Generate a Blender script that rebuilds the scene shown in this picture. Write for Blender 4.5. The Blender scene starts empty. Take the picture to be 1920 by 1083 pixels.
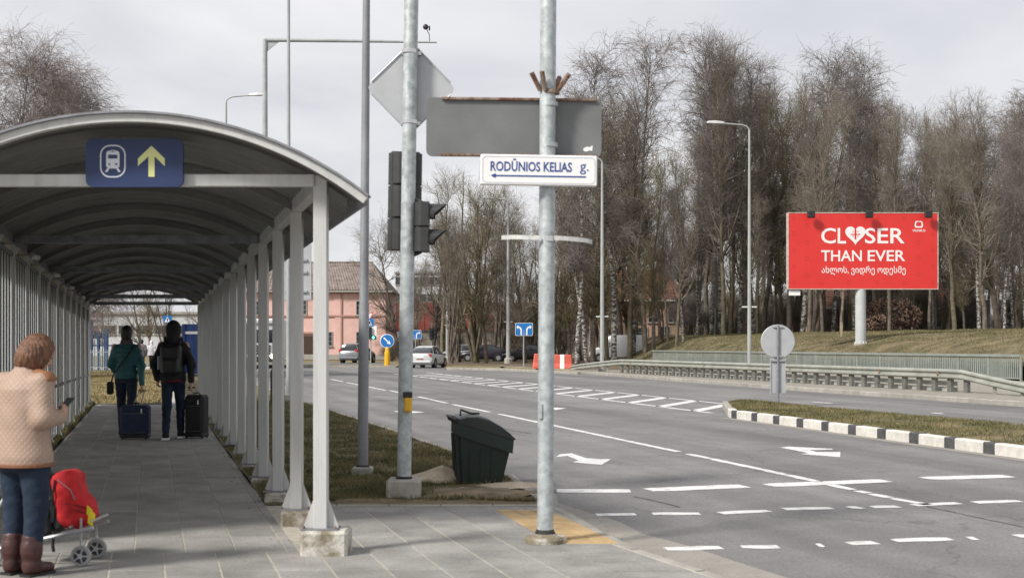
import bpy, bmesh, math, random
import numpy as np
from mathutils import Vector, Matrix

sc = bpy.context.scene
col = sc.collection
rnd = random.Random(7)
R = math.radians
PI = math.pi

# ------------------------------------------------------------------ camera
FPX, CX, HY, CZ = 2400.0, 960.0, 645.0, 1.55          # focal length in photo pixels, horizon row, eye height
cam_d = bpy.data.cameras.new('camera')
cam = bpy.data.objects.new('camera', cam_d)
col.objects.link(cam)
cam.location = (0, 0, CZ)
cam.rotation_euler = (R(90), 0, 0)
cam_d.sensor_width = 36.0
cam_d.lens = 36.0 * FPX / 1920.0
cam_d.shift_y = (HY - 541.5) / 1920.0
cam_d.clip_end = 3000
cam_d.dof.use_dof = True
cam_d.dof.focus_distance = 48.0
cam_d.dof.aperture_fstop = 3.6
sc.camera = cam

# ------------------------------------------------------------------ sky, sun, exposure
SUN_EL, SUN_AZ = 40.0, 232.0                            # degrees; azimuth clockwise from +Y: behind the camera, to the left
world = bpy.data.worlds.new('World'); sc.world = world
world.use_nodes = True
wn, wl = world.node_tree.nodes, world.node_tree.links
wn.clear()
def wnode(t, **kw):
    n = wn.new(t)
    for k, v in kw.items(): setattr(n, k, v)
    return n
sky = wnode('ShaderNodeTexSky', sky_type='NISHITA', sun_disc=False, sun_elevation=R(SUN_EL), sun_rotation=R(SUN_AZ),
            air_density=1.0, dust_density=2.0, ozone_density=1.0)
tc = wnode('ShaderNodeTexCoord')
sep = wnode('ShaderNodeSeparateXYZ'); wl.new(tc.outputs['Generated'], sep.inputs[0])
zc = wnode('ShaderNodeMath', operation='MAXIMUM'); wl.new(sep.outputs[2], zc.inputs[0]); zc.inputs[1].default_value = 0.0
za = wnode('ShaderNodeMath', operation='ADD'); wl.new(zc.outputs[0], za.inputs[0]); za.inputs[1].default_value = 0.16
dx = wnode('ShaderNodeMath', operation='DIVIDE'); wl.new(sep.outputs[0], dx.inputs[0]); wl.new(za.outputs[0], dx.inputs[1])
dy = wnode('ShaderNodeMath', operation='DIVIDE'); wl.new(sep.outputs[1], dy.inputs[0]); wl.new(za.outputs[0], dy.inputs[1])
cmb = wnode('ShaderNodeCombineXYZ'); wl.new(dx.outputs[0], cmb.inputs[0]); wl.new(dy.outputs[0], cmb.inputs[1])
n1 = wnode('ShaderNodeTexNoise'); n1.inputs['Scale'].default_value = 0.85; n1.inputs['Detail'].default_value = 5
n1.inputs['Roughness'].default_value = 0.52; n1.inputs['Distortion'].default_value = 0.35
wl.new(cmb.outputs[0], n1.inputs['Vector'])
ramp = wnode('ShaderNodeValToRGB')
e = ramp.color_ramp.elements
e[0].position = 0.30; e[0].color = (4.5, 4.6, 4.98, 1)
e[1].position = 0.66; e[1].color = (7.2, 7.1, 7.15, 1)
wl.new(n1.outputs['Fac'], ramp.inputs[0])
mx = wnode('ShaderNodeMix', data_type='RGBA'); mx.inputs[0].default_value = 0.92
wl.new(sky.outputs[0], mx.inputs[6]); wl.new(ramp.outputs[0], mx.inputs[7])
bg = wnode('ShaderNodeBackground'); bg.inputs[1].default_value = 0.1
wl.new(mx.outputs[2], bg.inputs[0])
wo = wnode('ShaderNodeOutputWorld'); wl.new(bg.outputs[0], wo.inputs[0])

sl = bpy.data.lights.new('sun', 'SUN'); sl.energy = 3.2; sl.angle = R(10); sl.color = (1.0, 0.955, 0.89)
so = bpy.data.objects.new('sun', sl); col.objects.link(so)
_d = Vector((math.sin(R(SUN_AZ)) * math.cos(R(SUN_EL)), math.cos(R(SUN_AZ)) * math.cos(R(SUN_EL)), math.sin(R(SUN_EL))))
so.rotation_euler = _d.to_track_quat('Z', 'Y').to_euler(); so.location = _d * 80

sc.view_settings.view_transform = 'Standard'; sc.view_settings.look = 'None'
sc.view_settings.exposure = 0.47; sc.view_settings.gamma = 1.0
sc.view_settings.use_curve_mapping = False
sc.render.engine = 'CYCLES'
sc.cycles.use_denoising = True; sc.cycles.denoiser = 'OPENIMAGEDENOISE'; sc.cycles.use_adaptive_sampling = False
sc.cycles.denoising_input_passes = 'RGB_ALBEDO_NORMAL'; sc.cycles.denoising_prefilter = 'NONE'
sc.cycles.sample_clamp_indirect = 4.0
sc.cycles.max_bounces = 6; sc.cycles.diffuse_bounces = 3; sc.cycles.glossy_bounces = 3
sc.cycles.transparent_max_bounces = 8; sc.cycles.caustics_reflective = False; sc.cycles.caustics_refractive = False

# ------------------------------------------------------------------ layout helpers: survey the place from the photograph's bearings
def gx(px, D): return (px - CX) / FPX * D
def gz(py, D): return CZ - (py - HY) / FPX * D
def on(px, py, z=0.0):
    D = FPX * (CZ - z) / (py - HY)
    return Vector((gx(px, D), D, z))
def at(px, py, D): return Vector((gx(px, D), D, gz(py, D)))

# ------------------------------------------------------------------ materials
MATS = {}
def mat(name, c, rough=0.7, metal=0.0, var=0.12, scale=6.0, bump=0.0, bscale=None, c2=None, spec=0.5, rand=0.0,
        coords='pos', fine=0.0, detail=5.0, stretch=None, cov=(0.35, 0.65)):
    """Principled material; colour wanders between c and c2 (or darker/lighter c) with noise; rand: per-object shade."""
    if name in MATS: return MATS[name]
    m = bpy.data.materials.new(name); m.use_nodes = True
    n, l = m.node_tree.nodes, m.node_tree.links
    b = n['Principled BSDF']
    b.inputs['Roughness'].default_value = rough; b.inputs['Metallic'].default_value = metal
    b.inputs['Specular IOR Level'].default_value = spec
    if coords == 'pos':
        vec = n.new('ShaderNodeNewGeometry').outputs['Position']
    else:
        vec = n.new('ShaderNodeTexCoord').outputs['Object']
    if stretch:
        mp = n.new('ShaderNodeMapping'); mp.inputs['Scale'].default_value = stretch
        l.new(vec, mp.inputs['Vector']); vec = mp.outputs[0]
    nz = n.new('ShaderNodeTexNoise'); nz.inputs['Scale'].default_value = scale; nz.inputs['Detail'].default_value = detail
    nz.inputs['Roughness'].default_value = 0.6
    l.new(vec, nz.inputs['Vector'])
    rp = n.new('ShaderNodeValToRGB'); ee = rp.color_ramp.elements
    if c2 is None:
        a = [max(0, x * (1 - var)) for x in c]; d = [min(1, x * (1 + var)) for x in c]
    else:
        a, d = c, c2
    ee[0].position, ee[1].position = cov
    ee[0].color = (*a, 1); ee[1].color = (*d, 1)
    l.new(nz.outputs['Fac'], rp.inputs[0])
    out = rp.outputs[0]
    if fine > 0:
        nf = n.new('ShaderNodeTexNoise'); nf.inputs['Scale'].default_value = scale * 23; nf.inputs['Detail'].default_value = 3
        l.new(vec, nf.inputs['Vector'])
        mr = n.new('ShaderNodeMapRange'); mr.inputs[1].default_value = 0.25; mr.inputs[2].default_value = 0.75
        mr.inputs[3].default_value = 1 - fine; mr.inputs[4].default_value = 1 + fine
        l.new(nf.outputs['Fac'], mr.inputs[0])
        mu = n.new('ShaderNodeVectorMath'); mu.operation = 'SCALE'
        l.new(out, mu.inputs[0]); l.new(mr.outputs[0], mu.inputs['Scale']); out = mu.outputs[0]
    if rand > 0:
        oi = n.new('ShaderNodeObjectInfo')
        mr = n.new('ShaderNodeMapRange'); mr.inputs[3].default_value = 1 - rand; mr.inputs[4].default_value = 1 + rand
        l.new(oi.outputs['Random'], mr.inputs[0])
        mu = n.new('ShaderNodeVectorMath'); mu.operation = 'SCALE'
        l.new(out, mu.inputs[0]); l.new(mr.outputs[0], mu.inputs['Scale']); out = mu.outputs[0]
    l.new(out, b.inputs['Base Color'])
    if bump > 0:
        nb = n.new('ShaderNodeTexNoise'); nb.inputs['Scale'].default_value = bscale or scale * 4; nb.inputs['Detail'].default_value = 4
        l.new(vec, nb.inputs['Vector'])
        bp = n.new('ShaderNodeBump'); bp.inputs['Strength'].default_value = bump; bp.inputs['Distance'].default_value = 0.02
        l.new(nb.outputs['Fac'], bp.inputs['Height']); l.new(bp.outputs[0], b.inputs['Normal'])
    MATS[name] = m
    return m

def emit(name, c, s):
    if name in MATS: return MATS[name]
    m = bpy.data.materials.new(name); m.use_nodes = True
    b = m.node_tree.nodes['Principled BSDF']
    b.inputs['Base Color'].default_value = (*c, 1); b.inputs['Emission Color'].default_value = (*c, 1)
    b.inputs['Emission Strength'].default_value = s
    MATS[name] = m; return m

# ------------------------------------------------------------------ mesh builder
class MB:
    def __init__(s): s.v = []; s.f = []
    def add(s, vs, fs):
        o = len(s.v); s.v += [tuple(p) for p in vs]; s.f += [tuple(i + o for i in f) for f in fs]; return s
    def box(s, c, d, rz=0.0, M=None):
        x, y, z = d[0] / 2, d[1] / 2, d[2] / 2
        vs = [Vector((a * x, b * y, e * z)) for e in (-1, 1) for a, b in ((-1, -1), (1, -1), (1, 1), (-1, 1))]
        m = Matrix.Translation(Vector(c)) @ (M if M else Matrix.Rotation(rz, 4, 'Z'))
        return s.add([m @ p for p in vs], [(3, 2, 1, 0), (4, 5, 6, 7), (0, 1, 5, 4), (1, 2, 6, 5), (2, 3, 7, 6), (3, 0, 4, 7)])
    def bbox(s, c, d, b=0.01, rz=0.0, M=None):
        """box with chamfered edges"""
        m = Matrix.Translation(Vector(c)) @ (M if M else Matrix.Rotation(rz, 4, 'Z'))
        x, y, z = d[0] / 2, d[1] / 2, d[2] / 2
        bm = bmesh.new(); bmesh.ops.create_cube(bm, size=1.0)
        for v in bm.verts: v.co = Vector((v.co.x * 2 * x, v.co.y * 2 * y, v.co.z * 2 * z))
        bmesh.ops.bevel(bm, geom=bm.edges[:], offset=min(b, x * .9, y * .9, z * .9), segments=1, affect='EDGES')
        bm.verts.index_update()
        s.add([m @ v.co for v in bm.verts], [[v.index for v in f.verts] for f in bm.faces]); bm.free(); return s
    def cone(s, a, b, ra, rb, n=12, caps=True):
        a, b = Vector(a), Vector(b); d = (b - a).normalized()
        u = d.orthogonal().normalized(); w = d.cross(u)
        vs = [a + (u * math.cos(t) + w * math.sin(t)) * ra for t in [2 * PI * i / n for i in range(n)]]
        vs += [b + (u * math.cos(t) + w * math.sin(t)) * rb for t in [2 * PI * i / n for i in range(n)]]
        fs = [(i, (i + 1) % n, n + (i + 1) % n, n + i) for i in range(n)]
        if caps: fs += [tuple(range(n))[::-1], tuple(range(n, 2 * n))]
        return s.add(vs, fs)
    def cyl(s, a, b, r, n=12): return s.cone(a, b, r, r, n)
    def tube(s, pts, r, n=8, closed=False):
        pts = [Vector(p) for p in pts]; m = len(pts)
        rs = r if isinstance(r, (list, tuple)) else [r] * m
        vs, fs = [], []; ref = None
        for i, p in enumerate(pts):
            if closed: d = pts[(i + 1) % m] - pts[i - 1]
            else: d = pts[min(i + 1, m - 1)] - pts[max(i - 1, 0)]
            d.normalize()
            if ref is None or abs(ref.dot(d)) > .98: ref = d.orthogonal().normalized()
            u = (ref - d * ref.dot(d)).normalized(); w = d.cross(u); ref = u
            vs += [p + (u * math.cos(2 * PI * k / n) + w * math.sin(2 * PI * k / n)) * rs[i] for k in range(n)]
        for i in range(m if closed else m - 1):
            j = (i + 1) % m
            fs += [(i * n + k, i * n + (k + 1) % n, j * n + (k + 1) % n, j * n + k) for k in range(n)]
        if not closed: fs += [tuple(range(n))[::-1], tuple(range((m - 1) * n, m * n))]
        return s.add(vs, fs)
    def prism(s, poly, axis, lo, hi):
        """poly: 2D outline; extruded along axis 'x','y' or 'z' from lo to hi"""
        f = {'x': lambda p, t: (t, p[0], p[1]), 'y': lambda p, t: (p[0], t, p[1]), 'z': lambda p, t: (p[0], p[1], t)}[axis]
        n = len(poly)
        vs = [f(p, lo) for p in poly] + [f(p, hi) for p in poly]
        fs = [(i, (i + 1) % n, n + (i + 1) % n, n + i) for i in range(n)] + [tuple(range(n))[::-1], tuple(range(n, 2 * n))]
        return s.add(vs, fs)
    def loft(s, secs, closed=True, caps=True):
        n = len(secs[0]); vs = [p for q in secs for p in q]; fs = []
        for i in range(len(secs) - 1):
            for k in range(n if closed else n - 1):
                fs.append((i * n + k, i * n + (k + 1) % n, (i + 1) * n + (k + 1) % n, (i + 1) * n + k))
        if caps and closed: fs += [tuple(range(n))[::-1], tuple(range((len(secs) - 1) * n, len(secs) * n))]
        return s.add(vs, fs)
    def lathe(s, c, prof, n=16, axis='z'):
        secs = []
        for r, h in prof:
            ring = []
            for k in range(n):
                t = 2 * PI * k / n; p = (r * math.cos(t), r * math.sin(t), h)
                if axis == 'y': p = (p[0], p[2], p[1])
                if axis == 'x': p = (p[2], p[0], p[1])
                ring.append(Vector(c) + Vector(p))
            secs.append(ring)
        return s.loft(secs)
    def sheet(s, pts, z=None):
        return s.add([(p[0], p[1], p[2] if z is None else z) for p in pts], [tuple(range(len(pts)))])
    def mesh(s, name='mesh', smooth=False, fix=True):
        me = bpy.data.meshes.new(name); me.from_pydata(s.v, [], s.f); me.update()
        if fix:
            bm = bmesh.new(); bm.from_mesh(me); bmesh.ops.recalc_face_normals(bm, faces=bm.faces[:]); bm.to_mesh(me); bm.free()
        if smooth: me.polygons.foreach_set('use_smooth', [True] * len(me.polygons))
        return me
    def build(s, name, m, parent=None, smooth=False, fix=True):
        return link(name, s.mesh(name, smooth, fix), m, parent)

def autosmooth(me, ang=40):
    bm = bmesh.new(); bm.from_mesh(me)
    for f in bm.faces: f.smooth = True
    for ed in bm.edges:
        if len(ed.link_faces) == 2 and ed.calc_face_angle(0) > R(ang): ed.smooth = False
    bm.to_mesh(me); bm.free()

def link(name, me, m=None, parent=None):
    o = bpy.data.objects.new(name, me); col.objects.link(o)
    if m is not None and me is not None and not me.materials: me.materials.append(m)
    if parent is not None: o.parent = parent
    return o
def asm(o, ang=35):
    autosmooth(o.data, ang); return o
def tag(o, label=None, cat=None, group=None, kind=None):
    if label: o['label'] = label
    if cat: o['category'] = cat
    if group: o['group'] = group
    if kind: o['kind'] = kind
    return o
def thing(name, label, cat, loc=(0, 0, 0), rz=0.0, group=None):
    o = bpy.data.objects.new(name, None); col.objects.link(o); o.empty_display_size = .2
    o.location = loc; o.rotation_euler = (0, 0, rz)
    return tag(o, label, cat, group)
def copy_tree(o, parent=None):
    c = o.copy(); col.objects.link(c); c.parent = parent
    for ch in [x for x in o.children]: copy_tree(ch, c)
    return c

def rrect(w, h, r, n=4, cx=0, cy=0):
    out = []
    for sx, sy, a0 in ((1, 1, 0), (-1, 1, 90), (-1, -1, 180), (1, -1, 270)):
        for k in range(n + 1):
            a = R(a0 + 90 * k / n); out.append((cx + sx * (w / 2 - r) + r * math.cos(a), cy + sy * (h / 2 - r) + r * math.sin(a)))
    return out

def text_mesh(body, w, h, depth=0.004, bold=0.0, spacing=1.0):
    """lettering, upright facing -Y, centred on the origin, stretched to w x h metres"""
    cu = bpy.data.curves.new('lettering', 'FONT'); cu.body = body; cu.size = 1.0; cu.offset = bold
    cu.space_character = spacing; cu.resolution_u = 3
    o = bpy.data.objects.new('tmp', cu); col.objects.link(o)
    dg = bpy.context.evaluated_depsgraph_get(); dg.update()
    me = bpy.data.meshes.new_from_object(o.evaluated_get(dg))
    bpy.data.objects.remove(o); bpy.data.curves.remove(cu)
    n = len(me.vertices); a = np.empty(n * 3); me.vertices.foreach_get('co', a); a = a.reshape(-1, 3)
    lo, hi = a.min(0), a.max(0)
    a[:, 0] = (a[:, 0] - (lo[0] + hi[0]) / 2) * (w / (hi[0] - lo[0]))
    a[:, 1] = (a[:, 1] - (lo[1] + hi[1]) / 2) * (h / (hi[1] - lo[1]))
    b = np.stack([a[:, 0], np.zeros(n), a[:, 1]], 1)
    me.vertices.foreach_set('co', b.ravel())
    bm = bmesh.new(); bm.from_mesh(me)
    r = bmesh.ops.extrude_face_region(bm, geom=bm.faces[:])
    bmesh.ops.translate(bm, verts=[v for v in r['geom'] if isinstance(v, bmesh.types.BMVert)], vec=(0, -depth, 0))
    bmesh.ops.recalc_face_normals(bm, faces=bm.faces[:])
    bm.to_mesh(me); bm.free(); me.materials.clear()
    me.polygons.foreach_set('use_smooth', [False] * len(me.polygons)); me.update()
    return me

# ------------------------------------------------------------------ shared materials
M_galv = mat('galvanised_steel', (.30, .335, .345), .5, .25, c2=(.52, .56, .57), scale=14, fine=.1, bump=.05)
M_galv_far = mat('galvanised_steel_dull', (.36, .39, .39), .6, .1, var=.12, scale=3)
M_dark_galv = mat('weathered_steel', (.17, .175, .19), .6, .2, c2=(.25, .26, .28), scale=9, fine=.08)
M_white = mat('white_paint', (.68, .68, .66), .55, var=.05, scale=3, fine=.03)
M_shelter = mat('shelter_grey_paint', (.40, .40, .385), .5, c2=(.53, .535, .525), scale=2.6, fine=.05, bump=.05, stretch=(3, 3, .35), cov=(.22, .5))
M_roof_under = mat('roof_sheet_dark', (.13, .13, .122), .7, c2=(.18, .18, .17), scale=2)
M_concrete = mat('concrete', (.28, .265, .235), .9, c2=(.42, .40, .36), scale=9, bump=.5, fine=.18)
M_concrete_w = mat('weathered_concrete', (.20, .17, .12), .95, c2=(.50, .48, .43), scale=5, bump=.7, fine=.25, cov=(.38, .55))
M_black = mat('black_plastic', (.018, .018, .018), .5, var=.2, scale=10)
M_dark = mat('dark_grey_plastic', (.032, .033, .034), .55, var=.25, scale=6)
M_rust = mat('rusty_steel', (.12, .045, .02), .9, c2=(.30, .24, .19), scale=16, bump=.4)
M_blue = mat('sign_blue', (.012, .17, .50), .4, var=.05)
M_signwhite = mat('sign_white', (.82, .82, .82), .4, var=.03)
M_signback = mat('sign_back_grey', (.165, .172, .174), .55, .1, var=.10, scale=3, fine=.03)
M_aluback = mat('aluminium_back', (.45, .465, .48), .5, .2, var=.06, scale=4)
M_red = mat('red', (.62, .035, .02), .5, var=.06)
M_yellow = mat('yellow_plastic', (.75, .42, .015), .45, var=.06)
M_rubber = mat('rubber', (.02, .02, .02), .8, var=.2)
M_glass = mat('dark_glass', (.02, .024, .028), .08, 0, var=.1, spec=.8)
M_chrome = mat('bright_metal', (.62, .62, .62), .25, .85, var=.05)

# ================================================================== THE SETTING
SDX = -0.283                       # the shelter and the road run this many metres left per metre away
ZR = -0.06                         # road level; pavement top is 0
nrng = np.random.default_rng(11)

def interp(pts, D):
    xs = [p[0] for p in pts]; ys = [p[1] for p in pts]
    return float(np.interp(D, xs, ys))
KERB = [(3, 3.6), (6.5, 2.2), (8.49, 1.45), (8.96, 1.23), (9.97, .852), (11.6, .58), (12.6, .34), (13.2, .25), (14.1, .16), (18.8, -.92),
        (22.8, -2.06), (34.8, -5.7), (60, -12.9), (92, -21.9)]
def kerbx(D): return interp(KERB, D)
RKERB = [(5, 20.9), (20, 16.7), (33, 13.16), (44.9, 9.73), (60, 6.1), (74, 3.2), (88, -.9)]
def rkerbx(D): return interp(RKERB, D)
def postx(D): return -1.417 + SDX * (D - 9.5)          # right post line of the shelter
def railx(D): return 21.1 - .28 * (D - 53)              # parapet line on the far side
def smooth(t):
    t = min(1, max(0, t)); return t * t * (3 - 2 * t)
def mound_z(X, D):
    s = X - railx(D)
    if s < 0: return -.2
    t = smooth((X - 7.5) / 7.0)
    return -.05 + t * (.62 + 1.42 * (1 - math.exp(-s / 2.6)) + .03 * min(s, 15)) + .05 * math.sin(X * .9) * math.cos(D * .7) * t
def far_z(X, D): return max(.06, mound_z(X, D))

def asphalt_mat():
    m = bpy.data.materials.new('asphalt'); m.use_nodes = True; n, l = m.node_tree.nodes, m.node_tree.links; b = n['Principled BSDF']; b.inputs['Roughness'].default_value = .93
    pos = n.new('ShaderNodeNewGeometry').outputs['Position']
    mp = n.new('ShaderNodeMapping'); mp.inputs['Rotation'].default_value = (0, 0, -math.atan(.28)); l.new(pos, mp.inputs['Vector'])
    st = n.new('ShaderNodeMapping'); st.inputs['Scale'].default_value = (.75, .045, 1); l.new(mp.outputs[0], st.inputs['Vector'])
    def noise(v, sc_, det, rg=.6):
        q = n.new('ShaderNodeTexNoise'); q.inputs['Scale'].default_value = sc_; q.inputs['Detail'].default_value = det; q.inputs['Roughness'].default_value = rg; l.new(v, q.inputs['Vector']); return q.outputs['Fac']
    def rng(f, a0, a1, b0, b1):
        q = n.new('ShaderNodeMapRange'); q.inputs[1].default_value = a0; q.inputs[2].default_value = a1; q.inputs[3].default_value = b0; q.inputs[4].default_value = b1; l.new(f, q.inputs[0]); return q.outputs[0]
    def mul(x, y):
        q = n.new('ShaderNodeMath'); q.operation = 'MULTIPLY'; l.new(x, q.inputs[0]); l.new(y, q.inputs[1]); return q.outputs[0]
    f = mul(rng(noise(st.outputs[0], 1.0, 4), .36, .66, .72, 1.12), rng(noise(pos, .35, 5), .32, .68, .84, 1.10))       # tyre tracks, old patches
    f = mul(f, rng(noise(pos, 2.2, 6, .7), .36, .62, .92, 1.05)); f = mul(f, rng(noise(pos, 46, 2), .25, .75, .72, 1.28))   # stains, chippings
    vo = n.new('ShaderNodeTexVoronoi'); vo.feature = 'DISTANCE_TO_EDGE'; vo.inputs['Scale'].default_value = .22; l.new(pos, vo.inputs['Vector'])
    wob = n.new('ShaderNodeVectorMath'); wob.operation = 'ADD'; nc = n.new('ShaderNodeTexNoise'); nc.inputs['Scale'].default_value = 1.6; nc.inputs['Detail'].default_value = 5; l.new(pos, nc.inputs['Vector'])
    l.new(pos, wob.inputs[0]); l.new(nc.outputs['Color'], wob.inputs[1]); l.new(wob.outputs[0], vo.inputs['Vector'])
    f = mul(f, rng(vo.outputs['Distance'], .0, .006, .70, 1.0))                                                         # hairline cracks
    sc_ = n.new('ShaderNodeVectorMath'); sc_.operation = 'SCALE'; sc_.inputs[0].default_value = (.188, .184, .181); l.new(f, sc_.inputs['Scale']); l.new(sc_.outputs[0], b.inputs['Base Color'])
    bp = n.new('ShaderNodeBump'); bp.inputs['Strength'].default_value = .4; bp.inputs['Distance'].default_value = .01; l.new(noise(pos, 60, 3), bp.inputs['Height']); l.new(bp.outputs[0], b.inputs['Normal'])
    MATS['asphalt'] = m; return m
M_asphalt = asphalt_mat()
M_grass_soil = mat('grass_soil', (.078, .068, .030), 1, c2=(.195, .155, .088), scale=1.1, fine=.35, bump=.6, bscale=25)
M_dry_grass = mat('dry_grass_soil', (.12, .105, .045), 1, c2=(.25, .20, .10), scale=1.2, fine=.4, bump=.6, bscale=18)
M_soil = mat('bare_soil', (.13, .10, .06), 1, c2=(.26, .20, .13), scale=4, fine=.4, bump=.8, bscale=30)
M_sand = mat('sand', (.42, .345, .25), 1, c2=(.58, .49, .375), scale=7, fine=.3, bump=.7, bscale=40)
M_joint = mat('sand_joint', (.34, .315, .26), 1, c2=(.46, .43, .36), scale=8, fine=.2)
M_slab = mat('paving_concrete', (.185, .178, .166), .85, c2=(.29, .28, .263), scale=1.9, fine=.2, bump=.2, bscale=50, rand=.13, detail=8, cov=(.32, .62))
M_slab_y = mat('yellow_paver', (.36, .245, .115), .9, c2=(.45, .32, .165), scale=6, fine=.15, bump=.2, rand=.06)
M_paint = mat('road_paint', (.36, .355, .345), .7, c2=(.68, .675, .66), scale=6, fine=.25, cov=(.30, .48))
M_kerb_w = mat('kerb_white', (.52, .50, .46), .8, c2=(.66, .645, .60), scale=7, fine=.12, rand=.05)
M_kerb_k = mat('kerb_black', (.045, .046, .05), .8, c2=(.085, .085, .088), scale=7, fine=.15)
M_kerb = mat('kerb_concrete', (.27, .255, .225), .9, c2=(.36, .345, .31), scale=3, fine=.15, rand=.08, bump=.3)
M_gravel = mat('gravel_verge', (.20, .185, .15), 1, c2=(.32, .30, .26), scale=3, fine=.35, bump=.6)
M_leaf_litter = mat('woodland_soil', (.075, .055, .032), 1, c2=(.16, .12, .075), scale=1.5, fine=.4, bump=.6)

# base ground and the road sheet
g = MB().sheet([(-600, -60, -.16), (600, -60, -.16), (600, 900, -.16), (-600, 900, -.16)]).build('ground', M_leaf_litter)
tag(g, kind='structure')
road = MB().sheet([(-90, -20, ZR), (70, -20, ZR), (70, 160, ZR), (-90, 160, ZR)]).build('road', M_asphalt)
tag(road, kind='structure')

# dark tyre wear in the lanes, worn into the surface
def strip_line(mb, p, q, w, z):
    p, q = Vector(p), Vector(q); d = (q - p).normalized(); n = Vector((-d.y, d.x, 0)) * (w / 2)
    mb.sheet([p - n, q - n, q + n, p + n], z)
ZM = ZR + .004
def ragged(mb, p, q, w, z, step=.13):
    """paint stripe whose edges wander and whose ends are frayed"""
    p, q = Vector(p), Vector(q); L = (q - p).length; d = (q - p) / L; n = Vector((-d.y, d.x, 0))
    k = max(2, int(L / step)); a, b = [], []
    for i in range(k + 1):
        t = i / k; e_ = .86 if i in (0, k) else 1
        a.append(p + d * L * t - n * (w / 2 * e_ + rnd.uniform(-.012, .012)))
        b.append(p + d * L * t + n * (w / 2 * e_ + rnd.uniform(-.012, .012)))
    o = len(mb.v); mb.v += [(v.x, v.y, z) for v in a] + [(v.x, v.y, z) for v in b]
    mb.f += [(o + i, o + i + 1, o + k + 1 + i + 1, o + k + 1 + i) for i in range(k)]
def mark(name, segs, w):
    for a, b in segs:
        mb = MB(); ragged(mb, on(*a, ZM), on(*b, ZM), w, ZM)
        mb.build(name, M_paint, road, fix=False)
mark('lane_line', [((936, 775.5), (1100, 810)), ((1100, 810), (1272, 846)), ((1290, 850), (1420, 877.5)), ((1420, 877.5), (1536, 902.5)),
                   ((1556, 908), (1600, 917)), ((1606, 919), (1628, 923.5)), ((1633, 925), (1668, 932)), ((1673, 933), (1740, 945.5)),
                   ((849, 757.5), (918, 772)), ((784, 743), (838, 755)), ((731, 731.5), (760, 738)), ((689, 724.5), (723, 731)),
                   ((650, 716.5), (673, 721)), ((621, 710.5), (643, 715))], .13)
mark('stop_line', [((1044, 919), (1182, 919.5)), ((1215, 917.5), (1396, 910)), ((1440, 909), (1662, 900)), ((1733, 896), (1892, 891.5))], .34)
mark('crossing_dash', [((1118, 964), (1192, 963)), ((1223, 962), (1312, 962)), ((1350, 961), (1442, 956.5)), ((1470, 953.5), (1560, 951.5)),
                       ((1593, 951), (1613, 950)), ((1634, 949.5), (1684, 948.5)), ((1712, 946), (1797, 942)), ((1826, 941), (1912, 938))], .19)
mark('crossing_dash', [((1248, 1028), (1352, 1025)), ((1390, 1024), (1460, 1024)), ((1532, 1021), (1543, 1021)), ((1591, 1018), (1642, 1016)),
                       ((1675, 1012), (1782, 1009)), ((1816, 1008), (1830, 1008)), ((1905, 1004), (1945, 1003))], .18)
mark('lane_line', [((1524, 752.7), (1560, 755.8)), ((1748, 773), (1768, 775))], .14)
for poly in ([(1042, 856), (1050, 851), (1072, 849), (1100, 858.5), (1146, 860), (1128, 870.5), (1073, 866), (1085, 862), (1064, 854)],
             [(1462, 838), (1480, 836.5), (1560, 840.5), (1562, 842), (1518, 843), (1532, 846.8), (1575.5, 846.5), (1575.5, 856), (1501, 850.5), (1516, 848.5)],
             [(737, 770), (772, 770), (797, 772), (760, 774.5)], [(1030, 763), (1062, 764.5), (1042, 768)]):
    MB().sheet([on(x, y, ZM) for x, y in poly]).build('lane_arrow', M_paint, road)
# hatched area ahead of the traffic island
def hatch_lo(D): return 4.73 - .279 * (D - 29.8)
def hatch_up(D): return 5.92 - .276 * (D - 33.9)
for D0 in range(30, 70, 8):
    for fn in (hatch_lo, hatch_up):
        mb = MB(); d0 = D0 + (0 if fn is hatch_lo else 3)
        ragged(mb, (fn(d0), d0, 0), (fn(d0 + 8), d0 + 8, 0), .16, ZM, .5); mb.build('hatch_edge', M_paint, road, fix=False)
for k in range(17):
    D = 30.9 + 2.15 * k
    mb = MB(); ragged(mb, (hatch_lo(D), D, 0), (hatch_up(D + 3.4), D + 3.4, 0), .34, ZM, .3); mb.build('hatch_bar', M_paint, road, fix=False)
for P in ([(1733, 947.6), (1790, 960), (1850, 973), (1925, 988)], [(1190, 930), (1240, 941), (1275, 950)], [(880, 790), (960, 806), (1000, 813)], [(1410, 745), (1600, 772), (1760, 790)]):
    for a, b in zip(P, P[1:]):
        mb = MB(); ragged(mb, on(*a, ZR + .002), on(*b, ZR + .002), .03, ZR + .002, .1); mb.build('road_seam', mat('bitumen_seam', (.05, .05, .05), .8, var=.3), road, fix=False)
# asphalt repairs and dark tyre-scuffed patches
M_patch = mat('asphalt_dark', (.115, .112, .11), .9, c2=(.15, .147, .144), scale=1.2, fine=.25)
M_dust = mat('asphalt_dusty', (.235, .22, .195), .95, c2=(.29, .272, .24), scale=2.5, fine=.2)
def blob(cx, cy, ax, ay, ang, z, seed, n=26, rough=.35):
    r = random.Random(seed); pts = []
    for k in range(n):
        t = 2 * PI * k / n; s = 1 + r.uniform(-rough, rough)
        x, y = ax * s * math.cos(t), ay * s * math.sin(t)
        pts.append((cx + x * math.cos(ang) - y * math.sin(ang), cy + x * math.sin(ang) + y * math.cos(ang), z))
    return pts

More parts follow.
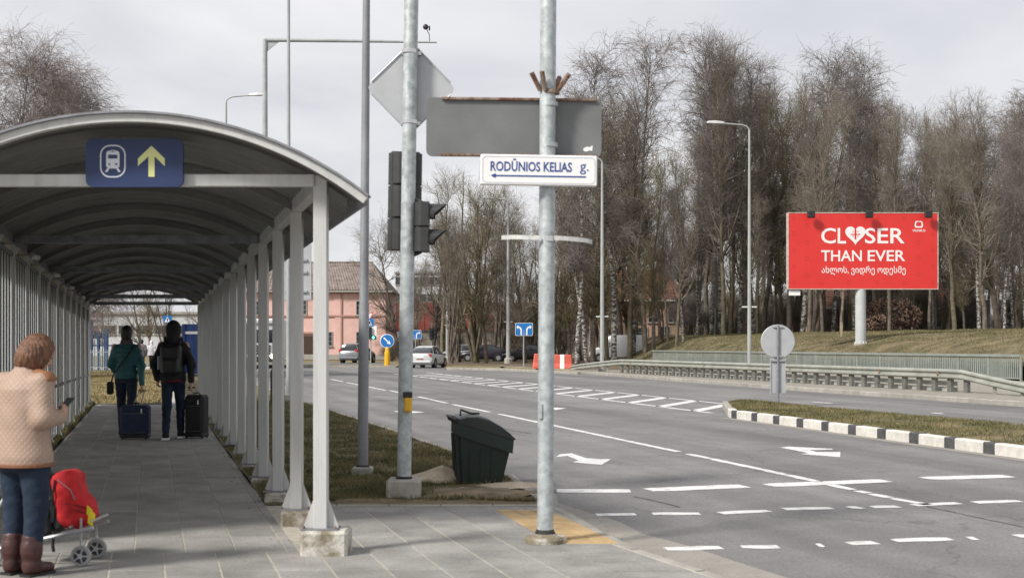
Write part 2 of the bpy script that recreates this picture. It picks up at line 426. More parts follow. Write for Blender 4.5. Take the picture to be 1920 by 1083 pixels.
# ---- left verge (grass) between shelter and road, with its kerb stones
def strip(name, m, fl, fr, Ds, nx, zf, smooth_=True):
    mb = MB(); n = nx + 1
    for D in Ds:
        a, b = fl(D), fr(D)
        for i in range(n):
            x = a + (b - a) * i / nx; mb.v.append((x, D, zf(x, D)))
    for j in range(len(Ds) - 1):
        for i in range(nx): mb.f.append((j * n + i, j * n + i + 1, (j + 1) * n + i + 1, (j + 1) * n + i))
    return tag(mb.build(name, m, smooth=smooth_, fix=False), kind='structure')
def vz(x, D): return .012 + .018 * math.sin(x * 3.1 + D) * math.cos(D * 1.7 - x)
def edge_r(D): return postx(D) - .15
def edge_l(D): return postx(D) - 2.84 + .15
Dv = [12.35 + .4 * i for i in range(0, 60)] + [36.5 + 3 * i for i in range(18)] + [92]
def verge_right(D):
    k = kerbx(D) - .09
    return k
grass_verge = strip('grass_verge', M_grass_soil, edge_r, verge_right, Dv, 14, lambda x, D: vz(x, D) if D > 12.6 else .006)
left_verge = strip('grass_verge', M_grass_soil, lambda D: -70, edge_l, [9.6 + .8 * i for i in range(30)] + [33.2], 24, lambda x, D: vz(x, D) + .02)
end_verge = strip('grass_verge', M_dry_grass, lambda D: -70, lambda D: gx(303, D), [33.05 + 1.2 * i for i in range(36)] + [77],
                  60, lambda x, D: .02 + .22 * math.exp(-((x + .285 * D - 1.0) / 2.2) ** 2 - ((D - 52) / 9) ** 2) * (1 + .3 * math.sin(x * 4) * math.sin(D * 2.3)))
footpath = strip('footpath', mat('path_concrete', (.33, .315, .28), .9, c2=(.40, .385, .35), scale=2, fine=.15), lambda D: gx(303, D), lambda D: edge_r(D),
                 [33.05, 45, 60, 77], 2, lambda x, D: .004, False)
footpath2 = strip('footpath', MATS['path_concrete'], lambda D: -80, lambda D: edge_r(D), [77.02, 88], 2, lambda x, D: .03, False)

# kerb stones along the near verge, 1 m each, and the dropped kerb at the crossing
kb = MB()
D = 5.0
while D < 45:
    x0, x1 = kerbx(D), kerbx(D + .97)
    a, b = Vector((x0, D, 0)), Vector((x1, D + .97, 0)); d = b - a; L = d.length
    z = .004 if D < 12.2 else .022
    mb = MB().bbox((0, 0, (z - .14) / 2), (L - .012, .085, z + .14), .006)
    s_ = mb.build('kerb_stone', M_kerb, grass_verge); s_.location = (a + b) / 2 + Vector((-.045, 0, 0)); s_.rotation_euler = (0, 0, math.atan2(d.y, d.x))
    D += 0.97 / max(.6, L / 1.0)
mb = MB()
while D < 91:
    strip_line(mb, (kerbx(D) - .045, D, 0), (kerbx(D + 3) - .045, D + 3, 0), .09, .02); D += 3.0
tag(mb.build('kerb_strip', M_kerb, grass_verge, fix=False), kind='stuff')
# light gutter dust along the near kerb
mb = MB(); gp = [(D_, kerbx(D_)) for D_ in [6 + .7 * i for i in range(42)]]
for (d0, x0), (d1, x1) in zip(gp, gp[1:]):
    w0, w1 = [.20 + .45 * math.exp(-((d - 9) / 2.6) ** 2) + .06 * math.sin(d * 3.3) for d in (d0, d1)]
    mb.sheet([(x0, d0, ZR + .002), (x0 + w0, d0, ZR + .002), (x1 + w1, d1, ZR + .002), (x1, d1, ZR + .002)])
mb.build('gutter_dust', M_dust, road, fix=False)
# dropped-kerb ramp between pavement and road
mb = MB(); ks = [3 + .5 * i for i in range(20)]
for d0, d1 in zip(ks, ks[1:]):
    mb.sheet([(kerbx(d0) - .005, d0, -.002), (kerbx(d0) + .07, d0, ZR + .003), (kerbx(d1) + .07, d1, ZR + .003), (kerbx(d1) - .005, d1, -.002)])
mb.build('kerb_ramp', M_kerb, road, fix=False)

# ---- pavement: a sand bed with slabs laid on it
pv = MB()
for d0, d1 in zip([-6, 3, 5, 7, 9, 10, 11, 12], [3, 5, 7, 9, 10, 11, 12, 12.36]):
    pv.sheet([(-14, d0, -.0045), (kerbx(max(3, d0)) - .06, d0, -.0045), (kerbx(max(3, d1)) - .06, d1, -.0045), (-14, d1, -.0045)])
pv.sheet([(edge_l(12.36), 12.36, -.0045), (edge_r(12.36), 12.36, -.0045), (edge_r(33.1), 33.1, -.0045), (edge_l(33.1), 33.1, -.0045)])
pavement = tag(pv.build('pavement', M_joint, fix=False), kind='structure')
def slab_mesh(u, v, th=.04, c=.004, gap=.0045):
    """parallelogram slab: u metres across, v metres along the walkway, origin at its near left corner"""
    def P(a, b, z): return (a + SDX * b, b, z)
    g_ = gap
    lo = [P(g_, g_, -th), P(u - g_, g_, -th), P(u - g_, v - g_, -th), P(g_, v - g_, -th)]
    mi = [P(g_, g_, -c), P(u - g_, g_, -c), P(u - g_, v - g_, -c), P(g_, v - g_, -c)]
    hi = [P(g_ + c, g_ + c, 0), P(u - g_ - c, g_ + c, 0), P(u - g_ - c, v - g_ - c, 0), P(g_ + c, v - g_ - c, 0)]
    mb = MB().add(lo + mi + hi, [(0, 1, 5, 4), (1, 2, 6, 5), (2, 3, 7, 6), (3, 0, 4, 7), (4, 5, 9, 8), (5, 6, 10, 9), (6, 7, 11, 10), (7, 4, 8, 11), (8, 9, 10, 11)])
    me = mb.mesh('paving_slab'); me.materials.append(M_slab); return me
SU, SV = .381, .762
me_slab = slab_mesh(SU, SV)
me_half = slab_mesh(SU, SV / 2)
def lay(xref, D, me, name='paving_slab', m=M_slab):
    o = link(name, me, m, pavement)
    o.location = (xref + SDX * (D - 9.5), D, rnd.uniform(-.0016, .0012)); o.rotation_euler = (rnd.uniform(-.0018, .0018), rnd.uniform(-.0018, .0018), 0)
    return o
nrow = 0; D = 9.56
while D + SV < 33.2:                                   # under the shelter
    for k in range(6): lay(-1.66 - SU * (k + 1), D, me_slab)
    D += SV
for side, wd, x0 in ((1, .088, -1.66), (-1, .16, -1.66 - 6 * SU - .16)):
    me_edge = slab_mesh(wd, 1.0, gap=.004); D = 9.56
    while D + 1 < 33.2:
        lay(x0, D, me_edge, 'edging_stone'); D += 1.0
rows = [9.56 - SV * (i + 1) for i in range(2)] + [9.56 + SV * i for i in range(4)]
for D in rows:
    for k in range(-9, 9):
        x0 = -1.436 + .383 * k
        if D > 9.5 and x0 < -1.567 + .05: continue
        xm = x0 + SDX * (D - 9.5)
        if xm + .40 > min(kerbx(D), kerbx(D + SV)) - .05: continue
        if D + SV > 12.37: continue
        if D < 9 and (xm / D) * FPX + CX < -160: continue
        # leave the tactile field open
        xc = xm + .19 + SDX * .38; Dc = D + .38
        lay(x0, D, me_slab)
for k in range(-1, 6):                                  # short row and an edging line against the grass
    x0 = -1.436 + .383 * k; D = 9.56 + 3 * SV
    if x0 > -1.5 and x0 + SDX * (D - 9.5) + .4 < kerbx(D + .38) - .05: lay(x0, D, me_half)
for k in range(5):
    x0 = postx(12.29) + .02 + .50 * k
    if x0 + .5 < kerbx(12.3): MB().bbox((x0 + .25, 12.29, -.045), (.492, .09, .11), .006).build('edging_stone', M_kerb, pavement)
mb = MB(); D = 9.56 - SV * 3                           # pavement nearer than the picture shows
while D > 2.5:
    for k in range(-14, 18):
        x0 = -1.436 + .383 * k; xm = x0 + SDX * (D - 9.5)
        if xm + .4 > kerbx(D + SV) - .05: continue
        mb.add([(xm + .004, D + .004, -.001), (xm + .379, D + .004, -.001), (xm + .379 + SDX * SV, D + SV - .004, -.001), (xm + .004 + SDX * SV, D + SV - .004, -.001)], [(0, 1, 2, 3)])
    D -= SV
for D in (9.56 - SV, 9.56 - 2 * SV):
    for k in range(-32, -9):
        xm = -1.436 + .383 * k + SDX * (D - 9.5)
        mb.add([(xm + .004, D + .004, -.001), (xm + .379, D + .004, -.001), (xm + .379 + SDX * SV, D + SV - .004, -.001), (xm + .004 + SDX * SV, D + SV - .004, -.001)], [(0, 1, 2, 3)])
for k in range(-9, -2):
    for D in (9.56 - SV, 9.56 - 2 * SV):
        xm = -1.436 + .383 * k + SDX * (D - 9.5)
        if D < 9 and (xm / D) * FPX + CX < -160: mb.add([(xm + .004, D + .004, -.001), (xm + .379, D + .004, -.001), (xm + .379 + SDX * SV, D + SV - .004, -.001), (xm + .004 + SDX * SV, D + SV - .004, -.001)], [(0, 1, 2, 3)])
tag(mb.build('paving_slab_field', M_slab, pavement, fix=False), kind='stuff')
# infill along the kerb and the verge edge (cut slabs)
mb = MB()
for D in [8.0 + .381 * i for i in range(12)]:
    k = 8
    xk0, xk1 = kerbx(D) - .092, kerbx(D + .381) - .092
    row = math.floor((D - (9.56 - 2 * SV)) / SV); Dr = 9.56 - 2 * SV + row * SV
    xs = [-1.436 + .383 * kk for kk in range(-9, 9) if -1.436 + .383 * kk + SDX * (Dr - 9.5) + .40 <= min(kerbx(Dr), kerbx(Dr + SV)) - .05]
    xr = max(xs) + .383
    a0, a1 = xr + SDX * (D - 9.5), xr + SDX * (D + .381 - 9.5)
    if a0 < xk0 - .01: mb.add([(a0 + .004, D + .003, -.002), (xk0, D + .003, -.002), (max(xk1, a1 + .01), D + .378, -.002), (a1 + .004, D + .378, -.002)], [(0, 1, 2, 3)])
tag(mb.build('cut_slab', M_slab, pavement, fix=False), kind='stuff')
# yellow tactile pavers in front of the crossing
me_y = slab_mesh(.168, .2, th=.03, c=.006, gap=.0025)
for r_ in range(10):
    for k in range(3):
        x0 = .34 + .168 * k + .035 * (r_ * .2)
        o = link('tactile_paver', me_y, None, pavement); o.data = me_y
        o.location = (x0 + SDX * (r_ * .2), 9.98 + r_ * .2, .0045); o.material_slots[0].link = 'OBJECT'; o.material_slots[0].material = M_slab_y

# ---- traffic island with painted kerb
ISL = [(28.0, 4.85), (24.6, 5.71), (18.7, 7.1), (12, 8.7), (6, 10.2)]
def islx(D): return float(np.interp(-D, [-p[0] for p in ISL], [p[1] for p in ISL]))
ISB = [(33.4, 5.75), (30.6, 6.63), (23.2, 9.25), (12, 13.2), (6, 15.3)]
def isbx(D): return float(np.interp(-D, [-p[0] for p in ISB], [p[1] for p in ISB]))
mb = MB(); n = 13; Ds = [28.0 - .55 * i for i in range(41)]
tipD = 32.6
for j, D in enumerate([tipD, 31.2, 29.6] + Ds):
    for i in range(n):
        if D > 28.0: a = 5.2 + (.0 if D < 30 else .25) ; a = 4.9 + (D - 28) * .12
        else: a = islx(D) + .06
        b = isbx(D) - .06
        if D >= tipD - .01: a, b = 5.45, 5.75
        t = i / (n - 1); x = a + (b - a) * t
        mb.v.append((x, D, .085 + .05 * math.sin(PI * t) + .012 * math.sin(x * 5 + D * 2)))
for j in range(len(Ds) + 2):
    for i in range(n - 1): mb.f.append((j * n + i, j * n + i + 1, (j + 1) * n + i + 1, (j + 1) * n + i))
island = tag(mb.build('traffic_island', M_grass_soil, smooth=True, fix=False), kind='structure')
def kerb_run(path, lens, parent, h0, h1, w):
    """stones of alternating length laid along a polyline, each its own object"""
    pts = [Vector((p[0], p[1], 0)) for p in path]; cum = [0]
    for a, b in zip(pts, pts[1:]): cum.append(cum[-1] + (b - a).length)
    def pos(s):
        for i in range(len(pts) - 1):
            if s <= cum[i + 1] or i == len(pts) - 2:
                return pts[i] + (pts[i + 1] - pts[i]) * ((s - cum[i]) / (cum[i + 1] - cum[i]))
    s = 0; k = 0
    while s < cum[-1] - .3:
        L, m = lens[k % len(lens)]; a, b = pos(s), pos(min(s + L, cum[-1])); d = b - a
        mb = MB().bbox((0, 0, (h0 + h1) / 2), (d.length - .004, w, h1 - h0), .018)
        o = mb.build('kerb_stone', m, parent); o.location = (a + b) / 2; o.rotation_euler = (rnd.uniform(-.01, .01), 0, math.atan2(d.y, d.x))
        o.location.z += rnd.uniform(-.006, .004)
        s += L; k += 1
kerb_run([(4.92, 28.7), (4.85, 28.0), (5.71, 24.6), (7.1, 18.7), (8.7, 12), (9.6, 8.4)], [(.74, M_kerb_w), (.29, M_kerb_k)], island, ZR - .05, .115, .17)
kerb_run([(4.92, 28.7), (5.1, 30.2), (5.45, 32.7), (5.8, 32.9), (6.0, 32.4), (6.63, 30.6), (9.25, 23.2), (12.1, 15)], [(1.0, M_kerb)], island, ZR - .05, .10, .15)
mb = MB()                                                # dusty gutter along the island
for D in [28 - .8 * i for i in range(26)]:
    a, b = islx(D) - .085, islx(D - .8) - .085
    mb.sheet([(a, D, ZR + .003), (a - .24, D, ZR + .003), (b - .24, D - .8, ZR + .003), (b, D - .8, ZR + .003)])
mb.build('gutter_dust', M_dust, road, fix=False)

# ---- far side: verge behind the guard rail, mound, woodland floor, far verges
side_verge = strip('gravel_verge', M_gravel, lambda D: rkerbx(D) + .18, lambda D: railx(D) + .3, [5 + 2.5 * i for i in range(33)] + [88], 6, lambda x, D: .03)
kerb_run([(p[1] + .09, p[0]) for p in RKERB[::-1] if p[0] >= 20], [(1.0, M_kerb)], side_verge, ZR - .05, .075, .17)
mb = MB(); svals = [0, .4, .9, 1.5, 2.2, 3, 4, 5.2, 6.6, 8.2, 10, 12, 14.5, 17.5, 21, 26, 34, 46, 70]
mD = [4, 10, 16, 22, 28, 34] + [40 + 1.5 * i for i in range(60)] + [135, 150, 170]
for D in mD:
    for s_ in svals: mb.v.append((railx(D) + s_ + .12, D, mound_z(railx(D) + s_ + .12, D)))
n = len(svals)
for j in range(len(mD) - 1):
    for i in range(n - 1): mb.f.append((j * n + i, j * n + i + 1, (j + 1) * n + i + 1, (j + 1) * n + i))
mound = tag(mb.build('grass_mound', M_grass_soil, smooth=True, fix=False), kind='structure')
vr = MB().sheet([(gx(832, 88), 88, .05), (gx(1075, 76) + .4, 76, .05), (70, 76, .05), (70, 240, .05), (-12, 240, .05), (-9, 130, .05)]).build('woodland_floor', M_leaf_litter, fix=False)
tag(vr, kind='structure')
fv = MB(); fp = [on(832, 689, .06), on(940, 690.5, .06), on(1010, 694, .06), on(1085, 697, .06)]
for a, b in zip(fp, fp[1:]):
    fv.sheet([a, b, (b.x + .3, b.y + 8, .06), (a.x - .2, a.y + 8, .06)])
tag(fv.build('far_verge', M_dry_grass, fix=False), kind='structure')
kerb_run([(p.x, p.y - .1) for p in fp[::-1]], [(1.0, M_kerb)], vr, ZR - .05, .085, .16)
fl = MB().sheet([(-95, 90, .05), (gx(748, 88.5), 88.5, .05), (gx(752, 100), 100, .05), (gx(735, 200), 200, .05), (-95, 200, .05)]).build('far_verge', M_dry_grass, fix=False)
tag(fl, kind='structure')
kerb_run([(gx(560, 90), 88.6), (gx(748, 88.3), 88.3), (gx(751, 94), 94)], [(1.0, M_kerb)], fl, ZR - .05, .09, .16)
ss = MB().sheet([(-60, 94, .058), (gx(750, 95) - .3, 94, .058), (gx(750, 104) - .4, 104, .058), (-60, 104, .058)]).build('side_street', M_asphalt, fix=False)
tag(ss, kind='structure')

# ---- sand and bare soil round the grit bin
def heap(name, m, cx, cy, ax, ay, h, seed, nr=9, na=30, base=.0, ang=0):
    r = random.Random(seed); rim = [1 + r.uniform(-.22, .22) for _ in range(na)]; mb = MB()
    mb.v.append((cx, cy, base + h))
    for i in range(1, nr + 1):
        t = i / nr
        for k in range(na):
            a = 2 * PI * k / na; x, y = ax * t * rim[k] * math.cos(a), ay * t * rim[k] * math.sin(a)
            z = base + h * (1 - t) ** 1.3 + (r.uniform(-.003, .003) if i < nr else 0)
            mb.v.append((cx + x * math.cos(ang) - y * math.sin(ang), cy + x * math.sin(ang) + y * math.cos(ang), z if i < nr else base - .012))
    for k in range(na): mb.f.append((0, 1 + k, 1 + (k + 1) % na))
    for i in range(nr - 1):
        for k in range(na): mb.f.append((1 + i * na + k, 1 + (i + 1) * na + k, 1 + (i + 1) * na + (k + 1) % na, 1 + i * na + (k + 1) % na))
    return tag(mb.build(name, m, smooth=True, fix=False), kind='stuff')
heap('sand_heap', M_sand, -.80, 14.6, .46, .40, .15, 3, base=.025)
heap('sand_patch', M_sand, .02, 13.85, .40, .25, .035, 5, base=.03)
heap('soil_patch', M_soil, -.35, 13.15, .62, .55, .03, 6, base=.028)
heap('soil_patch', M_soil, -1.30, 12.62, .55, .10, .015, 8, base=.02)

# ---- grass: short blades, nobody could count them
def grass(name, n, sample, m, hmin, hmax, w):
    P = np.array([sample() for _ in range(n)])
    n = len(P); a = nrng.uniform(0, 2 * PI, n); h = nrng.uniform(hmin, hmax, n); lean = nrng.normal(0, .55, (n, 2)) * h[:, None]
    dxy = np.stack([np.cos(a), np.sin(a)], 1) * (w * nrng.uniform(.6, 1.3, n))[:, None]
    v = np.empty((n, 3, 3)); v[:, 0] = P; v[:, 1] = P; v[:, 2] = P
    v[:, 0, :2] -= dxy; v[:, 1, :2] += dxy; v[:, 2, :2] += lean; v[:, 2, 2] += h; v[:, :2, 2] -= .01
    me = bpy.data.meshes.new(name); me.vertices.add(3 * n); me.vertices.foreach_set('co', v.ravel())
    me.loops.add(3 * n); me.loops.foreach_set('vertex_index', np.arange(3 * n))
    me.polygons.add(n); me.polygons.foreach_set('loop_start', np.arange(0, 3 * n, 3)); me.polygons.foreach_set('loop_total', np.full(n, 3))
    me.update(); me.validate()
    return tag(link(name, me, m), kind='stuff')
M_blade = mat('grass_blade', (.075, .082, .028), .9, c2=(.215, .18, .085), scale=1.1, fine=.45, detail=7, cov=(.36, .64))
def s_verge():
    while True:
        D = 12.6 + (rnd.random() ** 1.9) * 26
        x = rnd.uniform(edge_r(D) + .03, kerbx(D) - .1)
        # bare, trodden corner by the bin
        if ((x + .25) / .75) ** 2 + ((D - 13.4) / .9) ** 2 < rnd.uniform(.5, 1.2): continue
        if D < 12.9 and rnd.random() < .6: continue
        c = math.sin(x * 4.3 + 2 * math.sin(D * 2.1)) * math.sin(D * 3.7 + x * 2) + .5 * math.sin(x * 9 - D * 5)
        if c < -.35 and rnd.random() < .75: continue
        return (x, D, vz(x, D))
grass('verge_grass', 120000, s_verge, M_blade, .015, .07, .0045)
def s_isl():
    D = rnd.uniform(9, 32)
    a = islx(D) + .08 if D < 28 else 4.95 + (D - 28) * .12
    x = rnd.uniform(a, isbx(D) - .08)
    if math.sin(x * 3.1 + 2 * math.sin(D * 1.3)) * math.sin(D * 2.3 + x) < -.3 and rnd.random() < .7: return s_isl()
    return (x, D, .09 + .05 * math.sin(PI * (x - a) / max(.1, isbx(D) - a)))
grass('island_grass', 45000, s_isl, M_blade, .025, .075, .007)
def s_left():
    D = rnd.uniform(9.8, 33); x = edge_l(D) - rnd.random() ** 2.2 * 14; return (x, D, vz(x, D) + .02)
grass('shelter_grass', 40000, s_left, M_blade, .03, .09, .006)
def s_mound():
    D = rnd.uniform(55, 112); s_ = rnd.random() ** 1.4 * 22 + .1; x = railx(D) + s_ + .1
    if math.sin(x * 1.1 + 2 * math.sin(D * .5)) * math.sin(D * .8 + x * .6) < -.25 and rnd.random() < .7: return s_mound()
    return (x, D, mound_z(x, D))
grass('mound_grass', 80000, s_mound, M_blade, .03, .11, .014)
M_blade_dry = mat('dry_grass_blade', (.16, .13, .05), .9, c2=(.33, .26, .13), scale=1.2, fine=.4)
def s_end():
    D = rnd.uniform(33.1, 76); x = gx(rnd.uniform(140, 303), D)
    return (x, D, .02 + .22 * math.exp(-((x + .285 * D - 1.0) / 2.2) ** 2 - ((D - 52) / 9) ** 2))
grass('end_grass', 16000, s_end, M_blade_dry, .03, .10, .014)

# fallen leaves and litter specks on verge and gutter
def flakes(name, n, sample, m, size):
    P = np.array([sample() for _ in range(n)]); u = nrng.normal(0, size, (n, 3)); u[:, 2] *= .3; v = nrng.normal(0, size, (n, 3)); v[:, 2] *= .3; P[:, 2] += .012
    V = np.stack([P - u, P + v, P + u, P - v], 1).reshape(-1, 3); me = bpy.data.meshes.new(name); me.from_pydata(V.tolist(), [], np.arange(4 * n).reshape(-1, 4).tolist()); me.update()
    return tag(link(name, me, m), kind='stuff')
M_deadleaf = mat('dead_leaf', (.16, .09, .045), .9, c2=(.36, .27, .17), scale=9)
flakes('leaf_litter', 900, s_verge, M_deadleaf, .012)
flakes('leaf_litter', 500, s_isl, M_deadleaf, .018)
flakes('grit_litter', 260, lambda: (lambda D: (kerbx(D) + abs(rnd.gauss(0, .12)) + .01, D, ZR - .005))(rnd.uniform(8.4, 26)), M_soil, .008)
flakes('leaf_litter', 120, lambda: (lambda D: (edge_r(D) - abs(rnd.gauss(0, .12)), D, -.008))(rnd.uniform(9.8, 26)), M_deadleaf, .009)

# ================================================================== THE SHELTER
NP = 14
def pdist(i): return 9.5 + 1.55 * i + .0163 * i * i         # frame distances along the walkway
def fz(D): return -.0075 * (D - 9.5)
sh = thing('covered_walkway', 'long grey steel walkway shelter with dark arched roof over the pavement', 'shelter', (0, 0, 0))
W = 2.84
base_z = [.184, .128, .10, .072, .06, .035, .03] + [.02] * 7
def shx(D): return postx(D) - W / 2                       # roof axis
for i in range(NP):
    D = pdist(i); zt = (2.80 if i == 0 else 2.70) + fz(D)
    for side in (1, -1):
        x = postx(D) - (0 if side == 1 else W)
        if side == -1 and i < 2: pass
        b = base_z[i] if side == 1 else .03
        p = MB().bbox((0, 0, (b + zt) / 2), (.102, .102, zt - b), .006).build('post', M_shelter, sh); p.location = (x, D, 0)
        g_ = MB()
        for s_ in (-1, 1):
            me = MB().prism([(s_ * .057, b + .004), (s_ * .128, b + .004), (s_ * .128, b + .022), (s_ * .057, b + .215)], 'y', -.006, .006)
            me.build('gusset', M_shelter, p)
        MB().box((0, 0, b + .003), (.27, .2, .012)).build('base_plate', M_dark_galv, p)
        if side == 1 and i < 5:
            for bx_, by_ in ((-.115, -.075), (.115, -.075)): MB().cyl((bx_, by_, b), (bx_, by_, b + .03), .011, 6).build('bolt', M_rust, p)
        if side == 1 and i < 6:
            pl = MB().bbox((.037, .02, (b - .10) / 2), (.345 if i == 0 else .31, .32, b + .10 - .004), .02)
            o = pl.build('plinth', M_concrete_w, sh); o.location = (x, D, 0)
    # arch rib
    n = 18; Rr = 2.775; zc = 3.19 - Rr + fz(D) - .075
    prof = []
    for k in range(n + 1):
        a = math.asin((-1.62 + 3.24 * k / n) / Rr); prof.append((a, ))
    secs = []
    for (a,) in prof:
        xx, zz = Rr * math.sin(a), Rr * math.cos(a)
        secs.append([(shx(D) + xx, D - .03, zc + zz - .03), (shx(D) + xx, D + .03, zc + zz - .03), (shx(D) + xx, D + .03, zc + zz + .03), (shx(D) + xx, D - .03, zc + zz + .03)])
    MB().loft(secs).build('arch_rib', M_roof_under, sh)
    if i in (3, 6, 9, 11, 13):
        MB().box((shx(D), D, 2.755 + fz(D)), (W - .12, .07, .085)).build('tie_beam', M_dark_galv, sh)
MB().bbox((shx(9.45) , 9.46, 2.757), (W - .11, .06, .09), .005).build('front_beam', M_shelter, sh)
# eave beams, one per side
for side in (1, -1):
    d0, d1 = 9.57, 32.5
    secs = []
    for D in (d0, d1):
        x = postx(D) - (0 if side == 1 else W); z = 2.70 + fz(D)
        secs.append([(x - .045, D, z), (x + .045, D, z), (x + .045, D, z + .12), (x - .045, D, z + .12)])
    MB().loft(secs).build('eave_beam', M_shelter if side == 1 else M_dark_galv, sh)
    for i in range(NP - 1):                                # knee brackets and little lights along the eave
        D = pdist(i + .02) + .1; x = postx(D) - (0 if side == 1 else W)
        s_ = side
        MB().prism([(D, 2.69 + fz(D)), (D + .28, 2.69 + fz(D)), (D, 2.50 + fz(D))], 'x', x - .008, x + .008).build('bracket', M_shelter, sh)
        if side == -1 and i >= 3 and i % 2 == 1:
            MB().bbox((x + .10, D + .5, 2.60 + fz(D)), (.05, .16, .05), .01).build('eave_light', M_white, sh)
# corrugated roof sheet
prof = []
D = 9.18; k = 0
steps = [(0, 0), (.07, 0), (.10, .018), (.17, .018), (.20, 0)]
while D < 32.8:
    for dd, h in steps[:-1]: prof.append((D + dd, h))
    D += .20
n = 28; mb = MB()
for D, h in prof:
    for k in range(n + 1):
        a = math.asin((-1.70 + 3.40 * k / n) / 2.775)
        mb.v.append((shx(D) + 2.775 * math.sin(a), D, 3.19 - 2.775 + fz(D) + (2.775 + h - .028) * math.cos(a)))
for j in range(len(prof) - 1):
    for k in range(n): mb.f.append((j * (n + 1) + k, j * (n + 1) + k + 1, (j + 1) * (n + 1) + k + 1, (j + 1) * (n + 1) + k))
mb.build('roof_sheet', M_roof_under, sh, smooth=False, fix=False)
# light front fascia following the arch, with a dark drip edge on top
for name, r0, r1, dy, m in (('fascia', -.052, .004, (9.13, 9.19), M_shelter), ('drip_edge', .006, .022, (9.10, 9.26), M_dark_galv)):
    secs = []
    for k in range(37):
        a = math.asin((-1.715 + 3.43 * k / 36) / 2.775); q = []
        for r_, y_ in ((r0, dy[0]), (r0, dy[1]), (r1, dy[1]), (r1, dy[0])):
            q.append((shx(9.18) + (2.775 + r_) * math.sin(a), y_, 3.19 - 2.775 + (2.775 + r_) * math.cos(a)))
        secs.append(q)
    MB().loft(secs).build(name, m, sh)
for s_ in (-1, 1):                                         # straight trims along the eaves
    secs = []
    for D in (9.2, 32.78):
        x = shx(D) + s_ * 1.70; z = 3.19 - 2.775 + fz(D) + math.sqrt(2.775 ** 2 - 1.70 ** 2) - .01
        secs.append([(x - .012, D, z - .05), (x + .012, D, z - .05), (x + .012, D, z + .03), (x - .012, D, z + .03)])
    MB().loft(secs).build('eave_trim', M_dark_galv, sh)
# left side: vertical slats between the posts, a waist rail
M_slat = mat('slat_paint', (.10, .105, .105), .5, var=.1, scale=3)
me_sl = MB().bbox((0, 0, 1.34), (.012, .07, 2.5), .003).mesh('wall_slat'); me_sl.materials.append(M_slat)
for i in range(0, NP - 1):
    for k in range(1, 6):
        D = pdist(i + k / 6); o = link('wall_slat', me_sl, None, sh); o.location = (postx(D) - W + .030, D, fz(D) - .02); o.rotation_euler = (0, 0, math.atan(-SDX))
M_wpanel = bpy.data.materials.new('translucent_panel'); M_wpanel.use_nodes = True        # milky plastic glazing that lets daylight through
_n, _l = M_wpanel.node_tree.nodes, M_wpanel.node_tree.links
_d1, _d2, _mx = _n.new('ShaderNodeBsdfDiffuse'), _n.new('ShaderNodeBsdfTranslucent'), _n.new('ShaderNodeMixShader')
_d1.inputs[0].default_value = (.42, .44, .44, 1); _d2.inputs[0].default_value = (.80, .82, .82, 1); _mx.inputs[0].default_value = .68
_l.new(_d1.outputs[0], _mx.inputs[1]); _l.new(_d2.outputs[0], _mx.inputs[2]); _l.new(_mx.outputs[0], _n['Material Output'].inputs[0])
for i in range(NP - 1):
    d0, d1 = pdist(i) + .06, pdist(i + 1) - .06
    secs = [[(postx(D) - W + a_, D, z_) for a_, z_ in ((.018, .16), (.022, .16), (.022, 2.62 + fz(D)), (.018, 2.62 + fz(D)))] for D in (d0, d1)]
    MB().loft(secs).build('wall_panel', M_wpanel, sh)
for z, nm in ((.93, 'waist_rail'), (.12, 'foot_rail'), (2.56, 'head_rail')):
    secs = []
    for D in (9.6, 32.3):
        x = postx(D) - W; secs.append([(x + .024, D, z + fz(D)), (x + .046, D, z + fz(D)), (x + .046, D, z + fz(D) + .05), (x + .024, D, z + fz(D) + .05)])
    MB().loft(secs).build(nm, M_dark_galv, sh)

# blue train sign hanging under the front beam
M_navy = mat('navy_sign', (.010, .024, .085), .45, c2=(.014, .033, .115), scale=1.5)
sg = thing('direction_sign', 'dark blue train station sign with white train symbol and yellow arrow on shelter front', 'sign', (gx(253, 9.38), 9.38, gz(351, 9.38)))
MB().prism(rrect(.712, .352, .05, 5, 0, .176), 'y', -.015, .015).build('panel', M_navy, sg)
ps = .712 / 182                                            # metres per photo pixel on the sign
def S(px, py): return ((px - 253) * ps, (351 - py) * ps)
M_symw = mat('symbol_white', (.62, .65, .70), .45, var=.03); M_symy = mat('symbol_yellow', (.66, .68, .30), .45, var=.03)
cx_, cy_ = S(213, 303)
outer = rrect(48 * ps, 61 * ps, 19 * ps, 6, cx_, cy_); inner = rrect(43 * ps, 56 * ps, 16.5 * ps, 6, cx_, cy_)
n = len(outer); mb = MB(); mb.v = [(x, -.0175, z) for x, z in outer] + [(x, -.0175, z) for x, z in inner]
mb.f = [(i, (i + 1) % n, n + (i + 1) % n, n + i) for i in range(n)]; mb.build('symbol_ring', M_symw, sg, fix=False)
MB().prism(rrect(25 * ps, 33 * ps, 6 * ps, 4, *S(213, 300)), 'y', -.018, -.0152).build('train_symbol', M_symw, sg)
x0, z0 = S(213, 294.5); MB().box((x0, -.019, z0), (17 * ps, .003, 7 * ps)).build('train_window', M_navy, sg)
for dx_ in (-6.5, 6.5):
    x0, z0 = S(213 + dx_, 308.5); MB().cyl((x0, -.0175, z0), (x0, -.0205, z0), 1.9 * ps, 8).build('train_lamp', M_navy, sg)
for s_ in (-1, 1):
    MB().prism([S(213 + s_ * 6, 316), S(213 + s_ * 10, 316), S(213 + s_ * 15, 323), S(213 + s_ * 10.5, 323)], 'y', -.018, -.0152).build('rail_symbol', M_symw, sg)
MB().prism([S(209, 282), S(217, 282), S(215, 285.5), S(211, 285.5)], 'y', -.018, -.0152).build('pantograph_symbol', M_symw, sg)
